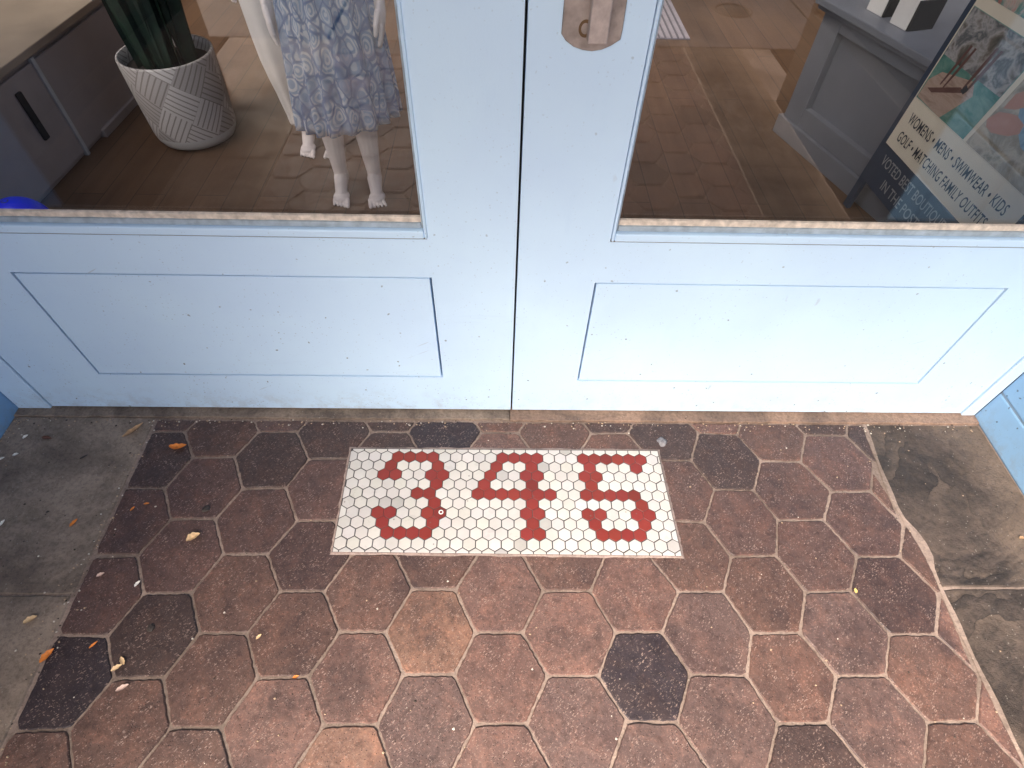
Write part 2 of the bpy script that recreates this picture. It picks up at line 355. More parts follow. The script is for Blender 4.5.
# entry floor: mortar bed with hexagonal pavers
XL, YT, YB = -.984, .934, -1.66
RC = [(1.078, .934), (1.072, .86), (1.062, .74), (1.060, .67), (1.070, .60), (1.076, .567), (1.078, .50), (1.074, .43), (1.074, .27), (1.076, .10), (1.076, -1.66)]
g = MB(); g.add([(-1.6, -1.67, .0005), (1.6, -1.67, .0005), (1.6, D + .1, .0005), (-1.6, D + .1, .0005)], [(0, 1, 2, 3)])
struct(g.build('mortar_bed', mortar))
def warp(h, r):
    x = min(max(h / 2, -1), 18); rr = min(max(r, 0), 8.3); x = (x - 8.5) / 9; q = (rr - 4) / 4
    f = [1, x, q, x * x, x * q, q * q, x ** 3, x * x * q, x * q * q, q ** 3]
    return sum(f[i] * COEF[i][0] for i in range(10)), sum(f[i] * COEF[i][1] for i in range(10))
vc = {}
def vert(h, r):
    if (h, r) in MEAS: return MEAS[(h, r)]
    if (h, r) not in vc:
        dx, dy = warp(h, r); rg = random.Random(h * 131 + r * 17)
        X = h / 2; Y = -r * math.sqrt(3) / 2; c, s = math.cos(LAT0[2]), math.sin(LAT0[2])
        vc[(h, r)] = (LAT0[0] + (c * X - s * Y) * LAT0[3] + dx + rg.uniform(-.0012, .0012), LAT0[1] + (s * X + c * Y) * LAT0[3] + dy + rg.uniform(-.0012, .0012))
    return vc[(h, r)]
TONES = {k: tuple(v_ * .64 for v_ in v) for k, v in {  # clay colours seen tile by tile
 'dark': (.045, .033, .040), 'maroon': (.152, .090, .077), 'brown': (.170, .100, .080), 'rose': (.225, .132, .108),
 'orange': (.285, .165, .118), 'violet': (.175, .112, .098), 'dbrown': (.090, .058, .052), 'dred': (.100, .060, .054)}.items()}
SEEN = [(645,677,'dark'),(895,597,'dred'),(165,460,'dbrown'),(270,460,'dbrown'),(68,680,'dark'),(725,463,'dbrown'),(445,435,'dark'),(180,555,'maroon'),
 (330,440,'dbrown'),(575,727,'violet'),(305,555,'dred'),(815,750,'dbrown'),(790,678,'brown'),(845,632,'violet'),(705,635,'violet'),(425,710,'violet'),
 (430,632,'orange'),(272,725,'rose'),(362,677,'rose'),(345,750,'orange'),(500,680,'rose'),(569,633,'rose'),(630,592,'rose'),(500,592,'rose'),(370,592,'brown'),
 (235,592,'brown'),(288,633,'brown'),(210,680,'brown'),(150,633,'dbrown'),(105,592,'maroon'),(130,525,'maroon'),(205,487,'maroon'),(257,520,'maroon'),(315,490,'maroon'),
 (222,437,'brown'),(130,730,'brown'),(690,490,'maroon'),(740,524,'maroon'),(790,490,'maroon'),(700,560,'brown'),(770,440,'brown'),(835,463,'maroon'),(763,592,'brown'),
 (827,555,'maroon'),(862,523,'maroon'),(930,676,'brown'),(880,720,'violet'),(728,722,'violet'),(455,730,'rose'),(555,436,'brown'),(605,430,'brown'),(665,440,'dbrown'),
 (500,432,'brown'),(560,570,'brown'),(430,570,'brown'),(195,750,'brown'),(500,755,'rose'),(650,750,'violet'),(950,745,'brown')]
def img_to_floor(px, py, z=0.0):
    Mx = cam.matrix_world.to_3x3(); d = Mx @ Vector(((px - 512) / 562.2, -(py - 384) / 562.2, -1)); t = (z - CAM_H) / d.z
    return Vector((d.x * t, d.y * t, z))
seen = [(img_to_floor(a, b), TONES[c]) for a, b, c in SEEN]
pv = MB(); rg = random.Random(3)
def wobble(poly, rg, amp=.0009, step=.016):
    out = []
    for i in range(len(poly)):
        p, q = Vector(poly[i - 1]), Vector(poly[i]); L = (q - p).length; n = max(1, int(L / step))
        for k in range(n):
            t = k / n; c = p.lerp(q, t); a = amp if k else amp * .6
            if k == 0 and L > .02:      # soften the corner
                out.append(tuple(p.lerp(q, .0035 / L) + Vector((rg.uniform(-a, a), rg.uniform(-a, a))))); continue
            out.append(tuple(c + Vector((rg.uniform(-a, a), rg.uniform(-a, a)))))
    return out
def add_paver(hx, r):
    poly = [vert(hx - 2, r), vert(hx - 1, r + 1), vert(hx + 1, r + 1), vert(hx + 2, r), vert(hx + 1, r - 1), vert(hx - 1, r - 1)]
    if area(poly) < 0: poly.reverse()
    cx = sum(p[0] for p in poly) / 6; cy = sum(p[1] for p in poly) / 6
    if cx < XL - .12 or cx > 1.2 or cy < YB - .12 or cy > YT + .12: return
    poly = clip(poly, (XL, 5), (XL, -5)); 
    if poly: poly = clip(poly, (5, YT), (-5, YT))
    if poly: poly = clip(poly, (-5, YB), (5, YB))
    yc = cy
    for i in range(len(RC) - 1):          # the wavy edge beside the slate
        a, b = RC[i + 1], RC[i]
        if poly and a[1] - .09 < yc < b[1] + .09: poly = clip(poly, a, b)
    if not poly: return
    poly = dedupe(poly)
    if len(poly) < 3 or area(poly) < .0004: return
    if 2 * area(poly) / sum(math.dist(poly[i - 1], poly[i]) for i in range(len(poly))) < .0075: return
    if any(math.dist(poly[i - 1], poly[i]) < .008 for i in range(len(poly))):
        q = dedupe(poly, .009); poly = q if len(q) >= 3 else poly
    gap = rg.uniform(.0022, .0034); poly = dedupe(offset_poly(poly, gap))
    if len(poly) < 3 or area(poly) < .0004: return
    tone = None; best = .07
    for P, c in seen:
        d = math.dist((cx, cy), P[:2])
        if d < best: best, tone = d, c
    if tone is None: tone = TONES[rg.choice(['brown', 'maroon', 'brown', 'rose', 'violet', 'dbrown'])]
    k = rg.uniform(.9, 1.1); tone = tuple(c * k for c in tone)
    pv.prism(wobble(poly, rg, .0013, .009), -.01, .0042 + rg.uniform(-.0012, .0010), 0, .0022, tone)
for k in range(-4, 10):
    for r in range(-2, 34):
        hx = (1 + 6 * k) if r % 2 == 0 else (4 + 6 * k)
        add_paver(hx, r)
struct(pv.build('paving', paver, attr=True))
# raised worn mortar line along the wavy edge
g = MB()
for i in range(len(RC) - 1):
    a, b = RC[i], RC[i + 1]
    n = max(1, int(abs(a[1] - b[1]) / .03))
    for k in range(n):
        t0, t1 = k / n, (k + 1) / n
        p = (a[0] + (b[0] - a[0]) * t0, a[1] + (b[1] - a[1]) * t0); q = (a[0] + (b[0] - a[0]) * t1, a[1] + (b[1] - a[1]) * t1)
        w0 = .0062 + .0022 * math.sin(p[1] * 37) + (.010 if .52 < p[1] < .62 else 0); w1 = .0062 + .0022 * math.sin(q[1] * 37) + (.010 if .52 < q[1] < .62 else 0)
        if q[1] < 0: w0 *= .5; w1 *= .5
        g.add([(p[0] - w0 * .6, p[1], .003), (p[0] + w0, p[1], .0046), (q[0] + w1, q[1], .0046), (q[0] - w1 * .6, q[1], .003)], [(0, 3, 2, 1)])
struct(g.build('mortar_edge', mortar))

# stone borders each side
def slab_mesh(name, polys, m, z=.0035):
    g = MB(); rr = random.Random(5)
    for q in polys:
        if area(q) < 0: q = q[::-1]
        g.prism(wobble(q, rr, .0012, .03), -.02, z, 0, .003)
    return struct(g.build(name, m))
slab_mesh('stone_border', [[(-1.39, .4385), (XL - .006, .4385), (XL - .006, .94), (-1.39, .94)], [(-1.39, -.35), (XL - .006, -.35), (XL - .006, .4355), (-1.39, .4355)],
                           [(-1.39, -1.66), (XL - .006, -1.66), (XL - .006, -.354), (-1.39, -.354)]], slab_l)
def rc_x(y):
    for i in range(len(RC) - 1):
        if RC[i + 1][1] <= y <= RC[i][1]: t = (RC[i][1] - y) / (RC[i][1] - RC[i + 1][1]); return RC[i][0] + t * (RC[i + 1][0] - RC[i][0])
    return 1.076
def edge_run(y0, y1): return [(rc_x(y) + .0035, y) for y in [y0 + (y1 - y0) * i / 12 for i in range(13)]]
e1 = edge_run(.932, .4575); e2 = edge_run(.4515, -.35)
slab_mesh('slate_border', [[(1.427, .4575), (1.427, .932)] + e1, [(1.427, -.35), (1.427, .4515)] + e2, [(1.427, -1.66), (1.427, -.356), (1.084, -.356), (1.084, -1.66)]], slab_r)

# recess walls, ceiling and front of the building
t = empty('side_wall', (-1.39, 0, 0), 'smooth light blue painted entry wall meeting the grey concrete slab', 'wall')
g = MB(); g.box(-1.62, -1.39, .42, D, -.05, 2.72, .004); place(g.build('wall_face', paint_wall), t)
g = MB(); g.box(-1.388, -1.376, -1.0, D - .06, .0045, .09, .003); 
t2 = empty('block_wall', (1.427, .9, 0), 'light blue painted masonry wall of large blocks beside the brown slate', 'wall')
bw = MB(); zc = [0.0, .121, .330, .539, .748, .957, 1.166, 1.375, 1.584, 1.793, 2.002, 2.211, 2.42, 2.72]
for i in range(len(zc) - 1):
    y = D + .0; first = .21 if i % 2 else .42
    while y > .22:
        y2 = max(.22, y - first); first = .42
        if y - y2 > .01: bw.box(1.427, 1.63, y2 + .004, y - .004, zc[i] + .004, zc[i + 1] - .004, .004)
        y = y2
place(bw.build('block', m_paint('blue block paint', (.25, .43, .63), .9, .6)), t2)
bw = MB(); bw.box(1.4305, 1.625, .225, D - .005, -.03, 2.715); place(bw.build('mortar_joint', m_simple('painted joint', (.22, .30, .38), .8)), t2)
bronze = m_simple('dark bronze window metal', (.055, .048, .043), .35, .15, 10, 0); dimg = m_simple('dark shop glass', (.02, .02, .022), .08, .1, bump=0)
for xa, xb, y1_, lb in ((-1.60, -1.40, .415, 'dark bronze framed side window next to the smooth blue wall'), (1.437, 1.62, .215, 'dark bronze framed side window next to the blue block wall')):  # out-of-view windows, added dark to keep the door glass reflections dark
    t = empty('added_side_window', (xa, -.5, 0), lb, 'window')
    g = MB(); g.box(xa, xb, -1.0, y1_, -.02, .42, .004); place(g.build('bulkhead', bronze), t)
    g = MB(); g.box(xa, xb, -1.0, -.95, .421, 2.72, .003); g.box(xa, xb, y1_ - .05, y1_, .421, 2.72, .003); g.box(xa, xb, -.949, y1_ - .051, 2.66, 2.72, .003); place(g.build('frame', bronze), t)
    g = MB(); g.box(xa + .09, xa + .1, -.949, y1_ - .051, .422, 2.659); place(g.build('pane', dimg), t)
plaster = m_simple('pale blue plaster', (.50, .62, .72), .8)
g = MB(); g.box(-6, 6, -1.75, 6.5, 2.72, 2.9)
ceil_out = None
t = empty('shop_front', (0, D, 2.72), 'pale blue shop facade around and above the recessed entry', 'facade')
g = MB(); g.box(-3.2, 3.2, -1.35, D + .12, 2.73, 2.86)
place(g.build('entry_ceiling', plaster), t)  # unseen; front edge placed to shade the entry
g = MB(); g.box(-6, 6, -1.36, -1.20, 2.86, 7.2); place(g.build('upper_wall', plaster), t)  # unseen; built tall to keep direct sun off the shop floor
g = MB(); g.box(-1.39, 1.427, D + .01, D + .10, 2.28, 2.72); place(g.build('transom', paint), t)
for x0, x1 in ((-6, -1.63), (1.64, 6)):
    g = MB(); g.box(x0, x1, -1.1, -.98, -.02, .62, .004); g.box(x0, x1, -1.1, -.98, 2.2, 2.72, .004); place(g.build('stall_riser', paint_wall), t)

# ---------- interior
wood = m_wood_floor()
g = MB(); g.add([(-4.5, D + .065, .0), (4.5, D + .065, .0), (4.5, 7, .0), (-4.5, 7, .0)], [(0, 1, 2, 3)]); struct(g.build('wood_floor', wood))
shopwall = m_simple('shop wall plaster', (.55, .49, .42), .9)
for nm, bx in (('back_wall', (-4.6, 4.6, 7, 7.1, 0, 3.0)), ('interior_wall', (-4.6, -4.5, 1.07, 7, 0, 3.0)), ('interior_wall', (4.5, 4.6, 1.07, 7, 0, 3.0))):
    g = MB(); g.box(*bx); o = g.build(nm, shopwall); struct(o)
g = MB(); g.box(-4.6, 4.6, D + .125, SKY0, 3.0, 3.1); g.box(-4.6, 4.6, SKY1, 7.1, 3.0, 3.1); g.box(-4.6, -4.4, SKY0, SKY1, 3.0, 3.1); g.box(4.4, 4.6, SKY0, SKY1, 3.0, 3.1)  # unseen ceiling; skylight gap added to let sky light the shop
struct(g.build('shop_ceiling', shopwall))

# ================================================================== DOORS
glass = m_glass()
putty = m_simple('bare weathered putty', (.62, .54, .46), .8, .3, 60, .8, 160, dist=.002)
beadm = m_simple('shaded bead paint', (.33, .40, .46), .6, .25, 40, .5, 120)  # bead paint greyed to stand in for shade in the recess
dark = m_simple('dark gap', (.02, .02, .022), .9, .1, bump=0)
metal = m_simple('worn greyish bronze', (.30, .255, .235), .5, .35, 35, .4, 220, metal=.2); barm = m_simple('polished worn bar', (.42, .36, .34), .45, .2, 60, .4, 260, metal=.2)
shade = m_simple('brown shade line', (.14, .09, .07), .9, .3, 50)  # brown colour standing in for the shadow line below the bead
def door(x0, x1, ox0, ox1, px0, px1, pz0, pz1, label):
    t = empty('shop_door', ((x0 + x1) / 2, D, .008), label, 'door', 'pair of glazed entry doors')
    Z0, Z1, oz0, oz1, T = .0125, 2.26, .618, 2.10, .045
    f = MB(); gp = .0050
    f.box(x0, px0 - gp, D, D + T, Z0, Z1)            # outer stile
    f.box(px1 + gp, x1, D, D + T, Z0, Z1)
    f.box(px0 - gp, px1 + gp, D, D + T, Z0, pz0 - gp)          # bottom rail
    f.box(px0 - gp, px1 + gp, D, D + T, pz1 + gp, oz0)         # middle rail
    f.box(px0 - gp, px1 + gp, D, D + T, oz1, Z1)
    if ox0 < px0 - gp: pass
    else: f.box(px0 - gp, ox0, D, D + T, oz0, oz1)
    if ox1 < px1 + gp: f.box(ox1, px1 + gp, D, D + T, oz0, oz1)
    place(f.build('stiles_and_rails', paint), t)
    f = MB(); f.box(px0, px1, D + .0006, D + .030, pz0, pz1, .0012); place(f.build('kick_panel', paint), t)
    f = MB(); f.box(px0 - .02, px1 + .02, D + .0305, D + .040, pz0 - .02, pz1 + .02); place(f.build('panel_backing', dark), t)
    def ring(a0, a1, b0, b1, wv, wb, y0, y1, bev, m, nm):
        f = MB(); f.box(a0, a0 + wv, y0, y1, b0, b1, bev); f.box(a1 - wv, a1, y0, y1, b0, b1, bev)
        f.box(a0 + wv + .0003, a1 - wv - .0003, y0 + .0003, y1, b0, b0 + wb, bev); f.box(a0 + wv + .0003, a1 - wv - .0003, y0 + .0003, y1, b1 - wb, b1, bev)
        place(f.build(nm, m), t)
    ring(ox0 + .0015, ox1 - .0015, oz0 + .003, oz1, .0065, .019, D - .004, D + .03, .003, paint, 'glazing_bead')
    ring(ox0 + .0083, ox1 - .0083, oz0 + .0223, oz1 - .0195, .0045, .0125, D + .006, D + .03, .0025, beadm, 'inner_bead')
    f = MB(); n = 150; rr = random.Random(int(x0 * 100)); vs = []; xa, xb = ox0 + .0132, ox1 - .0132; e0 = 0
    for i in range(n + 1):
        x = xa + (xb - xa) * i / n; e0 = e0 * .7 + rr.uniform(-.0005, .0005); e1_ = rr.uniform(-.0003, .0003) - (.002 if rr.random() < .03 else 0)
        vs += [(x, D + .0115 + e0, oz0 + .0349), (x, D + .0118 + e0, oz0 + .0440 + e1_), (x, D + .0135, oz0 + .0458 + e1_), (x, D + .0195, oz0 + .0462)]
    f.add(vs, [(4 * i + k, 4 * i + k + 1, 4 * i + k + 5, 4 * i + k + 4) for i in range(n) for k in range(3)])
    place(f.build('putty_strip', putty), t)
    f = MB(); f.box(ox0 + .0015, ox1 - .0015, D + .0008, D + .02, oz0 + .0002, oz0 + .0028); place(f.build('shade_line', shade), t)  # thin strip painted as the shadow between rail and bead
    f = MB(); f.box(ox0 + .009, ox1 - .009, D + .0200, D + .0255, oz0 + .020, oz1 - .018); place(f.build('window_glass', glass), t)
    return t
dl = door(-1.292, .0335, -1.085, -.151, -1.076, -.159, .1645, .5095, 'light blue glazed door leaf without a handle, mannequins behind its glass')
drr = door(.0385, 1.383, .231, 1.176, .2195, 1.168, .1545, .5005, 'light blue glazed door leaf carrying the worn bronze pull handle')
# pull handle on the second leaf
hb = MB(); pts = [(.0915, 1.42), (.0915, 1.013), (.099, 1.004), (.112, .9955), (.127, .991), (.142, .9895), (.157, .992), (.171, .998), (.1845, 1.007), (.1855, 1.02), (.1845, 1.42)]
def plate(pts, y0, y1, ch=.0015):
    g = MB(); n = len(pts); ins = offset_poly(pts if area(pts) > 0 else pts[::-1], ch); q = pts if area(pts) > 0 else pts[::-1]
    vs = [(x, y1, z) for x, z in q] + [(x, y0 + ch, z) for x, z in q] + [(x, y0, z) for x, z in ins]; fs = []
    for i in range(n):
        j = (i + 1) % n; fs += [(i, j, n + j, n + i), (n + i, n + j, 2 * n + j, 2 * n + i)]
    fs.append(tuple(range(2 * n, 3 * n))); g.add(vs, fs); return g
bp = place(plate(pts, D - .0055, D - .0005).build('handle_plate', metal), drr)
g = MB(); g.box(.1305, .1605, D - .030, D - .0058, 1.0085, 1.40, .0022); pb = g.build('pull_bar', barm); pb.parent = bp; 
g = MB(); n = 20; c = (.1275, 1.022)
for i in range(n):
    a0, a1 = math.pi * .35 + i / n * math.pi * 1.35, math.pi * .35 + (i + 1) / n * math.pi * 1.35
    q = [(c[0] + r * math.cos(a), D - .0062, c[1] + r * 1.2 * math.sin(a)) for a in (a0, a1) for r in (.0065, .0105)]
    g.add(q, [(0, 1, 3, 2)])
rr_ = g.build('rust_ring', m_simple('rust', (.13, .075, .035), .8, .3, 80)); rr_.parent = bp

# jambs and sill
t = empty('door_frame', (0, D, 0), 'light blue painted jambs and head enclosing the pair of doors', 'door frame')
for x0, x1 in ((-1.3885, -1.2955), (1.3865, 1.4265)):
    g = MB(); g.box(x0, x1, D - .006, D + .10, .0075, 2.28, .003); place(g.build('jamb', paint), t)
g = MB(); g.box(-1.2950, 1.3860, D + .002, D + .10, 2.265, 2.3, .002); place(g.build('head', paint), t)
g = MB(); g.box(-1.294, 1.385, D + .046, D + .06, .009, 2.26); place(g.build('door_stop', dark), t)   # replaced below by narrow stops
bpy.data.objects.remove(bpy.data.objects['door_stop'])
g = MB(); g.box(.030, .042, D + .030, D + .050, .009, 2.26); place(g.build('meeting_strip', dark), t)
t = empty('threshold', (0, .955, 0), 'narrow worn sill of stone and brown aggregate under the doors', 'threshold')
def sill(x0, x1, y0, y1, z, seed, m, nm):
    rr = random.Random(seed); g = MB(); n = int((x1 - x0) / .012); vs = []; fs = []
    for i in range(n + 1):
        x = x0 + (x1 - x0) * i / n; a = y0 + rr.uniform(-.0016, .0016); h = z + rr.uniform(-.0012, .0012)
        vs += [(x, a, -.005), (x, a, h - .0018), (x, a + .0018, h), (x, y1, h)]
    for i in range(n):
        for k in range(3): fs.append((4 * i + k, 4 * i + k + 1, 4 * i + 5 + k, 4 * i + 4 + k))
    g.add(vs, fs); place(g.build(nm, m), t)
sill(-1.389, .030, .9405, D + .07, .0070, 1, m_concrete('grey sill', (.30, .23, .175), (.18, .135, .105), (.08, .06, .05), 22), 'stone_sill')
sill(.033, 1.426, .9365, D + .07, .0085, 2, m_concrete('brown aggregate sill', (.36, .235, .165), (.24, .155, .115), (.13, .09, .07), 60), 'aggregate_sill')

# ================================================================== MOSAIC HOUSE NUMBER
mos = empty('house_number_mosaic', (.02, .69, .004), 'white hexagon tile panel set in the pavers spelling the red number 345', 'mosaic')
def m_tile(name, c, r=.25):
    t = NT(name); a = t.n('ShaderNodeVertexColor', layer_name='tone')
    col = t.mix(1.0, a.outputs[0], t.mix(t.ramp(t.noise(14, 5), .35, .7), tuple(x * .9 for x in c), c), 'MULTIPLY')
    col = t.mix(t.math('MULTIPLY', t.specks(75, .2, .05), .65), col, (.12, .10, .09))
    col = t.mix(t.ramp(t.noise(40, 6, .75), .60, .80, 0, .35), col, tuple(x * .6 for x in c))
    return t.fin(col, t.ramp(t.noise(30, 4), .3, .7, r, r + .2), t.bump(t.noise(60, 4), .0008, .3), .5)
m_white = m_tile('glazed white tile', (.60, .575, .545)); m_red = m_tile('matt red tile', (.235, .030, .022), .4)
Wt = .03205; RP = Wt * math.sqrt(3) / 2; MO = (-.278, .812); MA = -.008
quad = [(-.4075, .5395), (.4575, .5305), (.4485, .8365), (-.4115, .8375)]
redmap = {1: [4, 5, 6, 7, 13, 14, 15, 16, 20, 21, 22, 23, 24, 25], 2: [3.5, 7.5, 12.5, 15.5, 20.5, 24.5], 3: [3, 4, 7, 8, 12, 15, 16, 20, 21],
          4: [7.5, 11.5, 15.5, 20.5], 5: [6, 7, 11, 12, 13, 14, 15, 16, 17, 20, 21, 22, 23, 24], 6: [7.5, 15.5, 24.5], 7: [3, 4, 7, 8, 15, 16, 20, 21, 24, 25],
          8: [3.5, 7.5, 15.5, 20.5, 24.5], 9: [4, 5, 6, 7, 15, 16, 21, 22, 23, 24]}
tf = MB(); dg = [MB(), MB(), MB()]; rg = random.Random(11)
qc = offset_poly(quad, .0012)
for row in range(-1, 14):
    for k in range(-3, 32):
        i = k if row % 2 else k + .5
        X = (i - 4) * Wt; Y = -(row - 1) * RP
        cx = MO[0] + X * math.cos(MA) - Y * math.sin(MA) + rg.uniform(-.0003, .0003); cy = MO[1] + X * math.sin(MA) + Y * math.cos(MA) + rg.uniform(-.0003, .0003)
        isred = i in redmap.get(row, []); rad = Wt / math.sqrt(3) - (.0008 if isred else .0015)
        poly = [(cx + rad * math.cos(math.pi / 6 + j * math.pi / 3), cy + rad * math.sin(math.pi / 6 + j * math.pi / 3)) for j in range(6)]
        for j in range(4):
            if poly: poly = clip(poly, qc[j], qc[(j + 1) % 4])
        poly = dedupe(poly, .0008) if poly else poly
        if not poly or len(poly) < 3 or area(poly) < 3e-5: continue
        isred = i in redmap.get(row, [])
        v = rg.uniform(.90, 1.04) * (rg.uniform(.72, .9) if rg.random() < .07 else 1)
        tgt = dg[0 if i < 9.5 else 1 if i < 18.5 else 2] if isred else tf
        col = (v, v * rg.uniform(.85, 1), v * rg.uniform(.75, 1)) if isred else (v, v * rg.uniform(.97, 1), v * rg.uniform(.94, 1))
        tgt.prism(poly, .004, .0079 + rg.uniform(-.0002, .0002), 0, .0007, col)
place(tf.build('white_tiles', m_white, attr=True), mos)
for gg, w_ in zip(dg, ('three', 'four', 'five')):
    o = place(gg.build('digit', m_red, attr=True), mos); o['label'] = 'red tile digit ' + w_
g = MB(); g.prism(offset_poly(quad, -.0002), -.002, .0066, 0, .0005); place(g.build('grout', m_simple('dark grout', (.07, .065, .065), .9, .25, 60)), mos)
g = MB(); rr = random.Random(4); q2 = offset_poly(quad, -.0032)
for j in range(4):
    a, b = Vector(quad[j]), Vector(quad[(j + 1) % 4]); A, B = Vector(q2[j]), Vector(q2[(j + 1) % 4]); n = 40; prev = None
    for k in range(n + 1):
        p = a.lerp(b, k / n); P = A.lerp(B, k / n); d = (p - P).normalized() if (p - P).length > 0 else Vector((0, 0)); P = P + d * rr.uniform(-.0015, .002)
        cur = ((*p, .0072), (*P, .0052))
        if prev: g.add([prev[0], prev[1], cur[1], cur[0]], [(0, 1, 2, 3)])
        prev = cur
place(g.build('border', m_concrete('pink border mortar', (.40, .30, .26), (.30, .22, .19), (.2, .15, .13), 30)), mos)
g = MB(); p = img_to_floor(441, 512, .0085); g.lathe([(.0035, .0083), (.0038, .0089), (.0062, .0089), (.0065, .0080)], 16, cx=p.x, cy=p.y); place(g.build('paint_spot', m_simple('white spot', (.8, .78, .74), .6, bump=0)), mos)

# ================================================================== LEAVES AND LITTER ON THE FLOOR
def leaf_mesh(L, Wd, curl, seed, bend=0.0):
    rr = random.Random(seed); nx, ny = 14, 6; vs = []; fs = []
    for i in range(nx + 1):
        u = i / nx; wd = Wd * (math.sin(math.pi * min(1, u * .97 + .015)) ** .75) * (1 + .12 * math.sin(u * 19 + seed)) * (1 - .25 * u)
        for j in range(ny + 1):
            v = (j / ny - .5) * 2; x = (u - .5) * L; y = v * wd / 2 + bend * (u - .5) ** 2 * L
            z = .0012 + curl * (abs(v) ** 2) * .5 * wd + curl * .35 * L * (u - .45) ** 2 + rr.uniform(0, .0006)
            vs.append((x, y, z))
    for i in range(nx):
        for j in range(ny):
            a = i * (ny + 1) + j; fs.append((a, a + 1, a + ny + 2, a + ny + 1))
    return vs, fs
LC = {'orange': (.62, .20, .03), 'tan': (.42, .26, .14), 'cream': (.68, .48, .27), 'brown': (.14, .055, .03), 'white': (.75, .72, .66), 'dark': (.04, .03, .025), 'pink': (.62, .45, .38), 'yellow': (.66, .48, .16)}
lm = {k: m_simple(k + ' leaf', v, .6, .25, 120, .5, 300) for k, v in LC.items()}
# px, py, length m, width ratio, rotation deg, curl, colour, label, kind
LEAVES = [
 (178, 448, .040, .50, 5, .5, 'orange', 'bright orange leaf with a hooked tip on the dark paver near the blue door', 'leaf'),
 (134, 431, .052, .28, 50, .7, 'tan', 'long curled tan leaf at the slab edge close to the doors', 'leaf'),
 (194, 538, .028, .75, 35, .7, 'cream', 'heart-shaped cream leaf on the black-edged maroon paver', 'leaf'),
 (74, 523, .020, .5, 65, .4, 'orange', 'small orange leaf lying on the middle of the grey slab', 'leaf'),
 (47, 438, .026, .45, -10, .2, 'brown', 'dark red-brown oval leaf on grey slab nearest the wall corner', 'leaf'),
 (84, 457, .018, .4, 40, .2, 'dark', 'blackish scrap of leaf on the slab below the brown oval leaf', 'leaf'),
 (31, 620, .024, .6, 35, .6, 'cream', 'pale cream leaf on the grey slab beside the slab joint', 'leaf'),
 (48, 656, .028, .6, 60, .5, 'orange', 'orange-brown leaf lying across the edge of slab and pavers', 'leaf'),
 (117, 668, .019, .6, 35, .4, 'cream', 'lower of two cream petals lying together on the pavers', 'leaf'),
 (123, 661, .017, .6, 130, .4, 'cream', 'upper of two cream petals lying together on the pavers', 'leaf'),
 (123, 688, .022, .5, 30, .5, 'pink', 'crumpled pinkish white petal below the pair of cream petals', 'leaf'),
 (133, 509, .012, .5, 60, .4, 'orange', 'tiny orange fleck, first of two side by side on maroon paver', 'leaf'),
 (147, 504, .012, .5, 10, .4, 'orange', 'tiny orange fleck, further from the slab of two on maroon paver', 'leaf'),
 (94, 645, .016, .4, 50, .4, 'orange', 'thin orange sliver between black paver and the cream petals', 'leaf'),
 (296, 677, .011, .6, 20, .4, 'orange', 'tiny orange leaf scrap on a mortar joint of the rose pavers', 'leaf'),
 (259, 637, .012, .6, 50, .4, 'cream', 'tiny pale petal alone on a brown paver below the mosaic', 'leaf'),
 (101, 575, .015, .6, 30, .5, 'pink', 'small pale pink petal on the maroon edge paver', 'leaf'),
 (138, 584, .014, .6, 60, .5, 'white', 'small white petal on the mortar joint beside the maroon edge paver', 'leaf'),
 (26, 437, .013, .7, 60, .6, 'white', 'white petal on the slab nearest the brown oval leaf', 'leaf'),
 (16, 455, .013, .7, 30, .6, 'white', 'white curled petal, middle one of three near the wall foot', 'leaf'),
 (2, 459, .013, .6, 40, .6, 'white', 'white petal cut by the picture edge near the wall foot', 'leaf'),
 (3, 523, .014, .6, 80, .6, 'white', 'lone white petal on the slab beside the wall foot', 'leaf'),
 (855, 591, .010, .9, 80, .4, 'yellow', 'tiny yellow petal on the joint by the violet paver', 'leaf'),
 (1021, 538, .012, .8, 20, .4, 'tan', 'tan crumb of leaf on the dark slate slab', 'leaf'),
 (48, 512, .008, .8, 20, .3, 'dark', 'black crumb on the grey slab before the orange leaf', 'leaf')]
for i, (px, py, L, wr, rz, cu, cn, lb, kd) in enumerate(LEAVES):
    P = img_to_floor(px, py, .005); vs, fs = leaf_mesh(L * 1.2, L * wr * 1.05, cu * 1.5, i, .5 if i == 0 else 0)
    zz = .0042 if P.x < XL or P.x > 1.08 else .0052
    g = MB(); g.add(vs, fs, 0, True); o = g.build('fallen_leaf', lm[cn]); o.location = (P.x, P.y, zz); o.rotation_euler = (0, 0, R(rz)); tag(o, lb, 'leaf', 'leaves and petals scattered on the entry floor')
# grey lump by the mosaic corner
P = img_to_floor(662, 442, .005); g = MB(); rr = random.Random(9)
g.lathe([(.001, .0165), (.008, .0155), (.013, .011), (.0155, .005), (.0165, .0)], 18, cx=0, cy=0, fn=lambda r, z, a: r * (1 + .18 * math.sin(3 * a + z * 300) + .1 * math.sin(5 * a)))
o = g.build('gum_lump', m_simple('grey gum', (.20, .19, .20), .5, .5, 120, .6, 200)); o.location = (P.x, P.y, .004); o.scale = (.8, .9, .5); tag(o, 'small grey lump stuck to the paver by the corner of the mosaic', 'gum')
for px, py, s_, lb in ((206, 509, .011, 'dark grey stone chip on a maroon paver between the mosaic and the slab'), (151, 628, .009, 'round brown crumb on the dark brown paver near the petals')):
    P = img_to_floor(px, py, .005); g = MB(); bm = bmesh.new(); bmesh.ops.create_icosphere(bm, subdivisions=2, radius=s_)
    for v in bm.verts: v.co *= random.uniform(.8, 1.1); v.co.z *= .35
    g.bm(bm); o = g.build('stone_chip', lm['dark']); o.location = (P.x, P.y, .0065); tag(o, lb, 'stone chip')

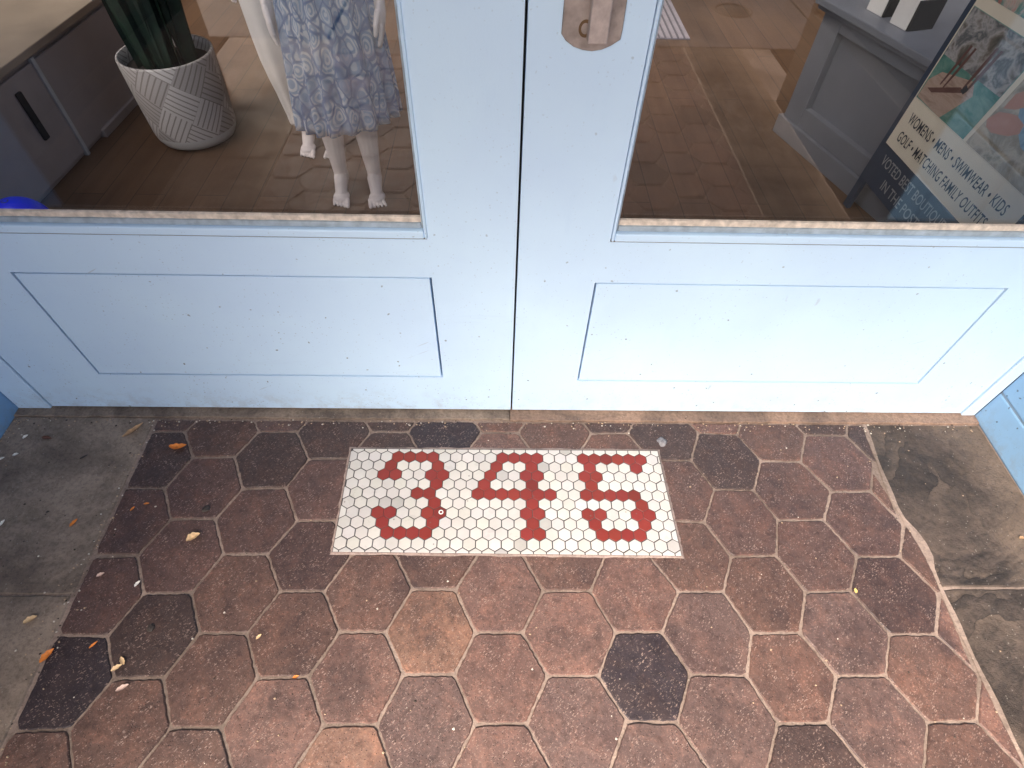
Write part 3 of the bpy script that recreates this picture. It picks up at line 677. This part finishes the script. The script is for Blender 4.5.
# fine grit blown against the sill and along the slab edges
g = MB(); rr = random.Random(77)
for k in range(620):
    m_ = rr.random()
    if m_ < .45: x, y = rr.uniform(-1.38, 1.41), .934 - abs(rr.gauss(0, .016))
    elif m_ < .62: x, y = XL + rr.gauss(-.01, .02), rr.uniform(.0, .93)
    elif m_ < .76: x, y = -1.385 + abs(rr.gauss(0, .03)), rr.uniform(.2, .93)
    else: x, y = rr.uniform(-1.37, 1.40), rr.uniform(.0, .92)
    if -.42 < x < .465 and .52 < y < .845: continue
    s_ = rr.uniform(.0008, .0024); bm = bmesh.new(); bmesh.ops.create_icosphere(bm, subdivisions=1, radius=s_)
    for v in bm.verts: v.co = Vector((v.co.x * rr.uniform(.6, 1.9), v.co.y * rr.uniform(.6, 1.5), v.co.z * rr.uniform(.4, .9)))
    g.bm(bm, rr.choice((0, 0, 1, 2)), False, Matrix.Translation((x, y, .0052)))
tag(g.build('grit', [m_simple('tan grit', (.42, .30, .20), .8, .3, bump=0), m_simple('dark grit', (.05, .038, .03), .8, .3, bump=0), m_simple('pale grit', (.6, .54, .46), .8, .2, bump=0)]), 'fine grit and crumbs scattered along the sill and slab edges', 'grit', kind='stuff')

# ================================================================== SHOP INTERIOR
# ---- grey display cabinet
gp = m_simple('grey cabinet paint', (.36, .315, .31), .5, .08, 6, .2, 80); gtop = m_simple('beige stone top', (.36, .29, .23), .35, .15, 5, 0)
cab = empty('display_cabinet', (-1.84, 2.2, 0), 'low grey cabinet with beige top standing at the side of the shop', 'cabinet', None, R(-1.5))
def lbox(x0, x1, y0, y1, z0, z1, b, name, m, par):
    g = MB(); g.box(x0, x1, y0, y1, z0, z1, b); o = g.build(name, m); o.parent = par; return o
lbox(-.7, 0, -.75, .9, .0, .40, .004, 'carcass', gp, cab)
lbox(-.72, .022, -.77, .92, .402, .43, .004, 'top', gtop, cab)
for y0, y1 in ((-.73, .14), (.165, .88)): lbox(.001, .014, y0, y1, .02, .385, .004, 'door', gp, cab)
lbox(.001, .019, .143, .162, .0, .398, .002, 'trim', m_simple('pale trim', (.5, .5, .52), .5), cab)
lbox(.0145, .026, -.03, -.0, .16, .34, .003, 'pull', dark, cab)
lbox(.001, .03, .30, .87, .0, .035, .003, 'plinth', gp, cab)
# ---- blue ball
t = NT('glossy blue plastic'); bluem = t.fin((.0, .012, 1.0), .25, None, .6)
Mx = cam.matrix_world.to_3x3(); d = Mx @ Vector(((24 - 512) / 562.2, -(226 - 384) / 562.2, -1)); k = (.10 - CAM_H) / d.z
bm = bmesh.new(); bmesh.ops.create_uvsphere(bm, u_segments=40, v_segments=24, radius=.10); g = MB(); g.bm(bm, 0, True)
o = g.build('ball', bluem); o.location = (d.x * k, d.y * k, .101); tag(o, 'glossy bright blue ball on the shop floor just behind the glass', 'ball')
g = MB(); g.lathe([(.008, .1005), (.011, .0995), (.010, .098)], 16); vv = g.build('valve', dark); vv.parent = o

# ---- planter with dark blades
pt = empty('potted_plant', (-1.40, 2.54, 0), 'tall dark green plant in a white pot with a geometric line pattern', 'plant')
def uv_lathe(prof, n, name, m, par, sc_=1.0, fn=None):
    vs = []; fs = []; uvs = []
    for r, z in prof:
        for k in range(n + 1):
            a = 2 * math.pi * k / n; q = fn(r, z, a) if fn else r; vs.append((q * math.cos(a), q * math.sin(a), z))
    acc = [0]
    for i in range(1, len(prof)): acc.append(acc[-1] + math.dist(prof[i], prof[i - 1]))
    me = bpy.data.meshes.new(name)
    rmax = max(r for r, z in prof)
    for i in range(len(prof) - 1):
        for k in range(n):
            a = i * (n + 1) + k; fs.append((a, a + 1, a + n + 2, a + n + 1)); uvs += [(2 * math.pi * rmax * (k + q) / n, acc[i + j]) for q, j in ((0, 0), (1, 0), (1, 1), (0, 1))]
    me.from_pydata(vs, [], fs); me.materials.append(m); ul = me.uv_layers.new(name='UVMap')
    for i, u in enumerate(uvs): ul.data[i].uv = u
    me.polygons.foreach_set('use_smooth', [True] * len(fs))
    o = bpy.data.objects.new(name, me); C.objects.link(o); o.parent = par; return o
uv_lathe([(0, .003), (.13, .003), (.158, .010), (.170, .03), (.176, .055), (.184, .20), (.188, .352), (.186, .358), (.178, .358), (.175, .33), (.170, .30)], 64, 'pot', m_planter(), pt)
g = MB(); g.lathe([(.0, .312), (.10, .316), (.1755, .308)], 32); g.build('soil', m_simple('dark soil', (.025, .02, .017), .95, .3, 80, 1, 90), pt)
leafm = m_simple('dark plant leaf', (.010, .026, .016), .4, .45, 25, .2); rr = random.Random(21)
for i in range(46):
    a = rr.uniform(0, 6.28); r0 = .11 * math.sqrt(rr.random()); h = rr.uniform(.45, .95); wd = rr.uniform(.022, .038); ln = rr.uniform(.03, .14); az = a + rr.uniform(-.6, .6); fa = rr.uniform(0, 3.14)
    vs = []; fs = []; N = 12
    for k in range(N + 1):
        u = k / N; ww = wd * (1 - u ** 3.2) * (.55 + .45 * min(1, u * 4)) + .001; cx = r0 * math.cos(a) + ln * u * u * math.cos(az); cy = r0 * math.sin(a) + ln * u * u * math.sin(az); tw = fa + u * .8
        for s_, dz in ((-1, 0), (0, 1), (1, 0)):
            vs.append((cx + s_ * ww * math.cos(tw) - dz * .006 * math.sin(tw), cy + s_ * ww * math.sin(tw) + dz * .006 * math.cos(tw), .30 + h * u))
    for k in range(N):
        b_ = 3 * k; fs += [(b_, b_ + 1, b_ + 4, b_ + 3), (b_ + 1, b_ + 2, b_ + 5, b_ + 4)]
    g = MB(); g.add(vs, fs, 0, True); g.build('blade', leafm, pt)

# ---- mannequins
skin = m_simple('matt cream mannequin', (.84, .74, .70), .55, .04, 8, 0)
def cone(g, a, b, r0, r1, n=14, flat=None):
    a, b = Vector(a), Vector(b); t = (b - a).normalized()
    g.tube([a - t * r0 * .0, b], [r0, r1], n)
    for p, r in ((a, r0), (b, r1)):
        bm = bmesh.new(); bmesh.ops.create_icosphere(bm, subdivisions=2, radius=r); g.bm(bm, 0, True, Matrix.Translation(p))
def ell(g, c, r, rot=None):
    bm = bmesh.new(); bmesh.ops.create_icosphere(bm, subdivisions=3, radius=1); M = Matrix.Translation(c) @ (rot.to_matrix().to_4x4() if rot else Matrix.Identity(4)) @ Matrix.Diagonal((*r, 1)); g.bm(bm, 0, True, M)
from mathutils import Euler
def body(name, par, m, H=1.0, feet=((-.066, -.0), (.066, 0)), toe_dx=(0, 0), legx=((-.074, -.066), (.055, .064)), arms=True, wr=((-.185, -.01), (.172, -.01)), vox=.0026):
    g = MB()
    for s, (kx, ax), tdx in ((0, legx[0], toe_dx[0]), (1, legx[1], toe_dx[1])):
        sg = -1 if s == 0 else 1
        hip = (sg * .078, 0, .80); kn = (kx, -.012, .43); cf = (kx * .99, .012, .31); an = (ax, .012, .088)
        cone(g, hip, kn, .080, .048); cone(g, kn, cf, .047, .049); cone(g, cf, an, .049, .0275)
        hl = (ax, .030, .045); cone(g, an, hl, .028, .025)
        ball = (ax + tdx * .6, -.070, .022); cone(g, (ax, .0, .062), ball, .028, .023); cone(g, hl, ball, .024, .020)
        ell(g, (ax + tdx * .6, -.072, .020), (.033, .040, .017))
        for j in range(5):
            q = j - 2; ox_ = q * .0136; inner = -sg
            big = (j == (4 if inner > 0 else 0)); Lt = .030 - .0045 * (abs(j - (4 if inner > 0 else 0))) ; rt = .0092 if big else .0061
            b0 = (ax + tdx * .62 + ox_, -.096 + .002 * abs(q), .017); b1 = (ax + tdx + ox_ * 1.06, -.100 - Lt, rt + .002)
            cone(g, b0, b1, rt, rt * .88, 10)
    ell(g, (0, .0, .84), (.150, .105, .12)); ell(g, (0, 0, .98), (.115, .085, .14)); ell(g, (0, 0, 1.13), (.130, .092, .16)); ell(g, (-.055, -.055, 1.15), (.052, .05, .055)); ell(g, (.055, -.055, 1.15), (.052, .05, .055))
    cone(g, (-.13, 0, 1.262), (.13, 0, 1.262), .042, .042); cone(g, (0, 0, 1.26), (0, -.008, 1.38), .047, .038)
    ell(g, (0, -.012, 1.455), (.068, .085, .103)); cone(g, (0, -.092, 1.45), (0, -.098, 1.437), .009, .011, 10); ell(g, (0, -.052, 1.405), (.045, .048, .04))
    ell(g, (-.068, 0, 1.45), (.01, .017, .027)); ell(g, (.068, 0, 1.45), (.01, .017, .027)); ell(g, (0, -.085, 1.412), (.02, .012, .006))
    ell(g, (-.026, -.084, 1.468), (.014, .008, .006)); ell(g, (.026, -.084, 1.468), (.014, .008, .006))
    for s in (0, 1):
        sg = -1 if s == 0 else 1; wx, wy = wr[s]
        sh = (sg * .155, 0, 1.255); el = (sg * .188, .012, 1.0); wrist = (wx, wy, .715)
        cone(g, sh, el, .040, .031); cone(g, el, wrist, .031, .0195)
        pc = (wx, wy - .006, .665); ell(g, pc, (.0145, .036, .045)); cone(g, wrist, pc, .019, .018)
        for j, (oy_, L1, L2, rt) in enumerate(((-.027, .030, .028, .0076), (-.009, .034, .032, .0078), (.009, .032, .030, .0075), (.026, .025, .022, .0066))):
            k0 = (wx, wy - .006 + oy_, .640); k1 = (wx - sg * .004, wy - .008 + oy_ * 1.1, .640 - L1); k2 = (wx - sg * .013, wy - .010 + oy_ * 1.1, .640 - L1 - L2)
            cone(g, k0, k1, rt * 1.1, rt, 10); cone(g, k1, k2, rt, rt * .82, 10)
        cone(g, (wx - sg * .004, wy - .036, .680), (wx - sg * .012, wy - .055, .648), .0105, .009, 10); cone(g, (wx - sg * .012, wy - .055, .648), (wx - sg * .016, wy - .058, .620), .009, .0072, 10)
    o = g.build(name, m)
    md = o.modifiers.new('r', 'REMESH'); md.mode = 'VOXEL'; md.voxel_size = vox; md.use_smooth_shade = True
    ms = o.modifiers.new('s', 'SMOOTH'); ms.factor = .5; ms.iterations = 3
    bpy.context.view_layer.update(); dg_ = bpy.context.evaluated_depsgraph_get()
    me = bpy.data.meshes.new_from_object(o.evaluated_get(dg_)); o.modifiers.clear(); o.data = me; me.name = name
    o.parent = par; return o

def garment(prof, name, m, par, n=160, pleats=0, amp=.0, cx=lambda z: 0, hemfn=None):
    # prof: (z, rx, ry, pleat strength) from top to hem
    vs = []; fs = []; uvs = []; acc = 0
    for i, (z, rx, ry, ps) in enumerate(prof):
        for k in range(n + 1):
            a = 2 * math.pi * k / n
            w_ = math.sin(a * pleats + .9 * math.sin(a * 3)) + .35 * math.sin(a * int(pleats * .43) + 2.1)
            q = 1 + amp * ps * w_
            zz = z + (hemfn(a) * ps if hemfn else 0)
            vs.append((cx(z) + rx * q * math.cos(a), ry * q * math.sin(a), zz))
    me = bpy.data.meshes.new(name)
    for i in range(len(prof) - 1):
        for k in range(n):
            a = i * (n + 1) + k; fs.append((a, a + 1, a + n + 2, a + n + 1))
            uvs += [(1.0 * (k + q) / n, prof[i + j][0]) for q, j in ((0, 0), (1, 0), (1, 1), (0, 1))]
    me.from_pydata(vs, [], fs); me.materials.append(m); ul = me.uv_layers.new(name='UVMap')
    for i, u in enumerate(uvs): ul.data[i].uv = u
    me.polygons.foreach_set('use_smooth', [True] * len(fs)); o = bpy.data.objects.new(name, me); C.objects.link(o)
    sm = o.modifiers.new('t', 'SOLIDIFY'); sm.thickness = .0022; sm.offset = 1
    o.parent = par; return o
m1 = empty('mannequin', (-.572, 2.105, 0), 'barefoot cream mannequin wearing a pleated blue and white patterned dress', 'mannequin', 'mannequins in the shop')
body('figure', m1, skin, toe_dx=(.012, .026), legx=((-.084, -.086), (.048, .050)), wr=((-.186, -.02), (.176, -.02)))
prof = []
for i in range(30):
    u = i / 29; z = 1.02 - u * .705
    prof.append((z, .128 + .062 * u ** .8, .098 + .045 * u ** .8, u ** .8))
garment(prof, 'dress_skirt', m_dress(), m1, 300, 18, .075, lambda z: -.006 * (1 - z), lambda a: .022 * math.cos(a - .2))
garment([(1.325, .07, .06, 0), (1.29, .155, .085, 0), (1.25, .175, .10, 0), (1.18, .160, .118, 0), (1.10, .142, .110, 0), (1.022, .129, .099, 0)], 'dress_bodice', bpy.data.materials['patterned dress cloth'], m1, 64)

m2 = empty('mannequin', (-.832, 2.475, 0), 'second mannequin in loose off-white trousers standing behind the patterned dress', 'mannequin', 'mannequins in the shop')
body('figure', m2, skin, toe_dx=(.010, -.006), legx=((-.06, -.040), (.075, .085)), vox=.0028)
tm = m_simple('off-white trouser cloth', (.66, .62, .60), .85, .05, 10, .3, 60)
hipo = garment([(1.0, .125, .10, 0), (.92, .150, .118, .2), (.84, .165, .130, .3), (.78, .165, .128, .3)], 'trouser_hips', tm, m2, 96, 9, .02)
for sg in (-1, 1):
    o = garment([(.80, .088, .118, .3), (.70, .094, .112, .6), (.58, .094, .105, .8), (.46, .092, .098, 1), (.38, .088, .090, 1.2), (.31, .078, .080, 1.6), (.25, .066, .068, 2.0), (.20, .060, .060, 2.0), (.15, .052, .052, 2.4), (.118, .050, .050, 2.2), (.108, .050, .050, 1)], 'trouser_leg', tm, m2, 96, 7, .03, (lambda sg: (lambda z: sg * .078 + (.024 if sg < 0 else .004) * (1 - z)))(sg))
garment([(1.325, .07, .06, 0), (1.29, .155, .085, 0), (1.25, .178, .10, 0), (1.18, .163, .120, 0), (1.08, .146, .112, 0), (.97, .160, .122, .4), (.93, .165, .125, .5)], 'blouse', m_simple('white blouse', (.7, .68, .66), .85), m2, 96, 8, .02)

# ---- display counter
P0 = Vector((1.343, 2.686)); u2 = Vector((.281, -.960)).normalized(); ang = math.atan2(u2.y, u2.x)   # local +x along the front, local +y = away from the viewer's side
ct = empty('display_counter', (P0.x, P0.y, 0), 'low grey-blue panelled counter with a moulded base beside the navy sign', 'counter', None, ang)
gc = m_simple('grey-blue counter paint', (.175, .185, .215), .45, .08, 5, .15, 60); Lc, Dc = 1.15, .62
lbox(.02, Lc, .034, Dc, .0, .520, .003, 'carcass', gc, ct)
for a, b, c_, d_ in ((.02, .132, .085, .520), (.632, .74, .085, .520), (.132, .632, .085, .165), (.132, .632, .475, .520), (.74, Lc, .085, .165), (.74, Lc, .475, .520)):
    lbox(a + .0005, b - .0005, -.002, .0335, c_, d_ - .0005, .003, 'face_frame', gc, ct)
lbox(-.0, Lc, -.018, .0112, .0, .084, .004, 'base_moulding', gc, ct); lbox(.0, .019, .012, Dc, .0, .084, .004, 'base_moulding', gc, ct)
lbox(-.012, Lc + .01, -.022, Dc + .02, .5205, .537, .004, 'under_moulding', gc, ct); lbox(-.025, Lc + .02, -.036, Dc + .03, .5375, .565, .004, 'top', gc, ct)
wht = m_simple('white card', (.75, .72, .70), .6, .05)
for s_, o_, hh, lb in ((.16, .06, .09, 'small white box nearest the corner on the grey-blue counter top'), (.30, .055, .10, 'white box with dark side, second from the corner on the grey-blue counter')):
    t = empty('gift_box', (0, 0, 0), lb, 'box', 'boxes on the counter', ang)
    q = P0 + u2 * s_ + Vector((-u2.y, u2.x)) * o_; t.location = (q.x, q.y, .5655)
    lbox(0, .085, 0, .12, 0, hh, .002, 'box_body', wht, t); lbox(.0855, .095, 0.002, .118, .0, hh - .002, .001, 'dark_side', dark, t)
# ---- floor grille far in
t = empty('floor_grille', (.80, 4.3, .002), 'pale slatted floor grille in the boards deep inside the shop', 'floor grille')
gm = m_simple('pale grille', (.34, .31, .36), .5)
lbox(-.35, .346, -.53, .53, .0, .004, 0, 'tray', m_simple('grille shadow', (.12, .11, .14), .8), t)
for i in range(18): lbox(-.345 + i * .039, -.345 + i * .039 + .024, -.525, .525, .0045, .009, 0, 'slat', gm, t)
# ---- utility cover in the sidewalk
t = empty('utility_cover', (1.543, -2.30, .0), 'small round iron utility cover set in the sidewalk concrete', 'utility cover')
g = MB(); g.lathe([(.0, .003), (.10, .003), (.104, .001), (.106, -.01)], 40); g.build('lid', m_simple('cast iron', (.06, .05, .045), .6, metal=.4), t)
g = MB(); g.lathe([(.112, -.01), (.112, .004), (.128, .004), (.130, -.004)], 40); g.build('rim', bpy.data.materials['cast iron'], t)

# ---- navy sandwich sign with photos
ph, ln = R(-87), R(4)
su = Vector((math.cos(ph), math.sin(ph), 0)); sh_ = Vector((-su.y, su.x, 0)); sup = math.cos(ln) * Vector((0, 0, 1)) + math.sin(ln) * sh_; sn = su.cross(sup)
SM = Matrix((su, sup, sn)).transposed().to_4x4(); SM.translation = (1.448, 2.045, 0)     # local x along the board, y up the board, z towards the viewer
sg = empty('sandwich_sign', (1.448, 2.045, 0), 'navy easel sign with photos, cream lettered band and writing, leaning in the window', 'sign')
sg.rotation_euler = SM.to_euler()
navy = m_simple('navy board', (.022, .045, .085), .5, .1, 8, 0); cream = m_simple('cream printed card', (.88, .78, .62), .5, .06, 6, 0); navyink = m_simple('dark ink', (.03, .035, .05), .6, .05, bump=0)
def sbox(x0, x1, y0, y1, z0, z1, name, m, par=None):
    g = MB(); g.box(x0, x1, y0, y1, z0, z1, .001 if z1 - z0 > .004 else 0); o = g.build(name, m); o.parent = par or sg; return o
board = sbox(-.026, .690, .13, 1.16, -.018, 0, 'board', navy)
sbox(-.026, .010, .0, .1295, -.017, -.001, 'leg', navy); sbox(.654, .690, .0, .1295, -.017, -.001, 'leg', navy)
g = MB(); g.tube([(.33, 1.05, -.02), (.33, .02 , -.42)], .012, 8); o = g.build('rear_strut', navy, sg)
def spoly(pts, z, name, m, par):
    g = MB(); g.add([(x, y, z) for x, y in pts], [tuple(range(len(pts)))]); o = g.build(name, m); o.parent = par; return o
band = spoly([(.0, .284), (.664, .284), (.664, .455), (.0, .455)], .0015, 'lettered_band', cream, sg)
card = spoly([(.0, .455), (.664, .455), (.664, 1.12), (.0, 1.12)], .0010, 'photo_card', cream, sg)
def m_photo(name, cols, scale, seed, dist=1.5, stretch=(1, 1, 1)):
    t = NT(name); tc = t.n('ShaderNodeTexCoord').outputs['Object']; v = t.map(tc, stretch, (0, 0, 0), (seed, seed * 2.3, 0))
    n = t.noise(scale, 5, .6, v, dist); r = t.n('ShaderNodeValToRGB'); t.l(n, r.inputs[0]); e = r.color_ramp.elements; k = len(cols)
    e[0].position = .30; e[0].color = (*cols[0], 1); e[1].position = .70; e[1].color = (*cols[-1], 1)
    for i in range(1, k - 1): q = e.new(.30 + .40 * i / (k - 1)); q.color = (*cols[i], 1)
    return t.fin(r.outputs[0], .4)
teal = m_photo('teal water print', [(.03, .12, .11), (.07, .24, .20), (.20, .36, .30), (.10, .30, .26)], 7, 1, 1, (1, 2, 1))
marina = m_photo('marina print', [(.04, .05, .045), (.16, .14, .12), (.45, .43, .42), (.10, .11, .12), (.42, .40, .38)], 13, 3, .4)
dock = m_photo('dock print', [(.40, .27, .20), (.55, .40, .32), (.34, .22, .17)], 8, 4, 1, (1, 5, 1)); sandp = m_photo('sand print', [(.45, .35, .24), (.30, .24, .16), (.58, .48, .36), (.25, .22, .14)], 12, 5, .5)
skinp = m_photo('tanned skin print', [(.50, .20, .12), (.62, .30, .20)], 8, 6); denim = m_photo('blue shorts print', [(.14, .25, .36), (.26, .40, .52), (.10, .18, .28)], 20, 7, .8); redp = m_photo('red and teal towel print', [(.50, .10, .09), (.60, .48, .42), (.10, .30, .25), (.55, .12, .10)], 12, 8, 2)
darkleg = m_photo('shaded legs print', [(.10, .04, .035), (.17, .075, .06)], 9, 9)
ph1 = spoly([(.006, .458), (.305, .458), (.325, .60), (.345, .742), (.006, .742)], .002, 'photo', teal, sg); ph1['label'] = 'printed photo of legs on a dock above teal water'
spoly([(.008, .60), (.323, .60), (.340, .740), (.008, .740)], .0024, 'shore', marina, ph1)
spoly([(.010, .462), (.16, .458), (.23, .560), (.20, .592), (.05, .560), (.012, .520)], .0026, 'dock', dock, ph1)
for (x, y, x2, y2, w2) in ((.075, .530, .10, .66, .006), (.095, .527, .122, .66, .006), (.175, .560, .20, .69, .007), (.192, .556, .222, .69, .007)):
    spoly([(x - w2 * .5, y), (x + w2 * .5, y), (x + (x2 - x) * .45 + w2 * 1.1, y + (y2 - y) * .45), (x2 + w2 * .8, y2), (x2 - w2 * .8, y2), (x + (x2 - x) * .4 - w2 * .9, y + (y2 - y) * .4)], .003, 'legs', darkleg, ph1)
spoly([(.03, .500), (.06, .497), (.19, .553), (.165, .560)], .0029, 'cast_shade', darkleg, ph1)
spoly([(.170, .552), (.190, .548), (.199, .566), (.180, .574)], .0031, 'shoe', navyink, ph1)
ph2 = spoly([(.320, .458), (.660, .458), (.660, .742), (.365, .742), (.345, .60)], .002, 'photo', sandp, sg); ph2['label'] = 'printed photo of blue shorts and hands on sand'
spoly([(.400, .62), (.44, .575), (.50, .54), (.58, .53), (.66, .555), (.66, .742), (.43, .742), (.405, .68)], .0024, 'shorts', denim, ph2)
spoly([(.335, .540), (.35, .524), (.38, .520), (.44, .540), (.468, .562), (.46, .585), (.42, .592), (.385, .583), (.355, .572)], .0026, 'hand', skinp, ph2); spoly([(.36, .585), (.40, .60), (.44, .63), (.40, .66), (.365, .63)], .0027, 'hand', skinp, ph2)
ph3 = spoly([(.006, .775), (.660, .775), (.660, 1.10), (.006, 1.10)], .002, 'photo', redp, sg); ph3['label'] = 'printed photo of red and teal towels'
def text(body_, x, y, size, m, par, name, sx=.6, z=.0036, ang_=0, w_=None):
    cu = bpy.data.curves.new(name, 'FONT'); cu.body = body_; cu.size = size; cu.offset = .0004; cu.resolution_u = 3
    if w_: cu.space_character = w_
    o = bpy.data.objects.new(name, cu); C.objects.link(o); bpy.context.view_layer.update()
    me = bpy.data.meshes.new_from_object(o.evaluated_get(bpy.context.evaluated_depsgraph_get())); bpy.data.objects.remove(o)
    wd = max(v.co.x for v in me.vertices) - min(v.co.x for v in me.vertices)
    for v in me.vertices: v.co.x *= sx / wd; v.co = Vector((v.co.x + x, v.co.y + y, z))
    me.materials.clear(); me.materials.append(m); q = bpy.data.objects.new(name, me); C.objects.link(q); q.parent = par; return q
text('WOMENS • MENS • SWIMWEAR • KIDS', .040, .383, .050, navyink, band, 'lettering', .575, w_=1.06)
text('GOLF • MATCHING FAMILY OUTFITS', .040, .318, .050, navyink, band, 'lettering', .545, w_=1.06)
paleink = m_simple('pale writing', (.34, .36, .38), .6, .05, bump=0)
text('VOTED BEST BOUTIQUE ON', .040, .222, .052, paleink, board, 'lettering', .50)
text('IN THE POST &', .110, .160, .052, paleink, board, 'lettering', .30)
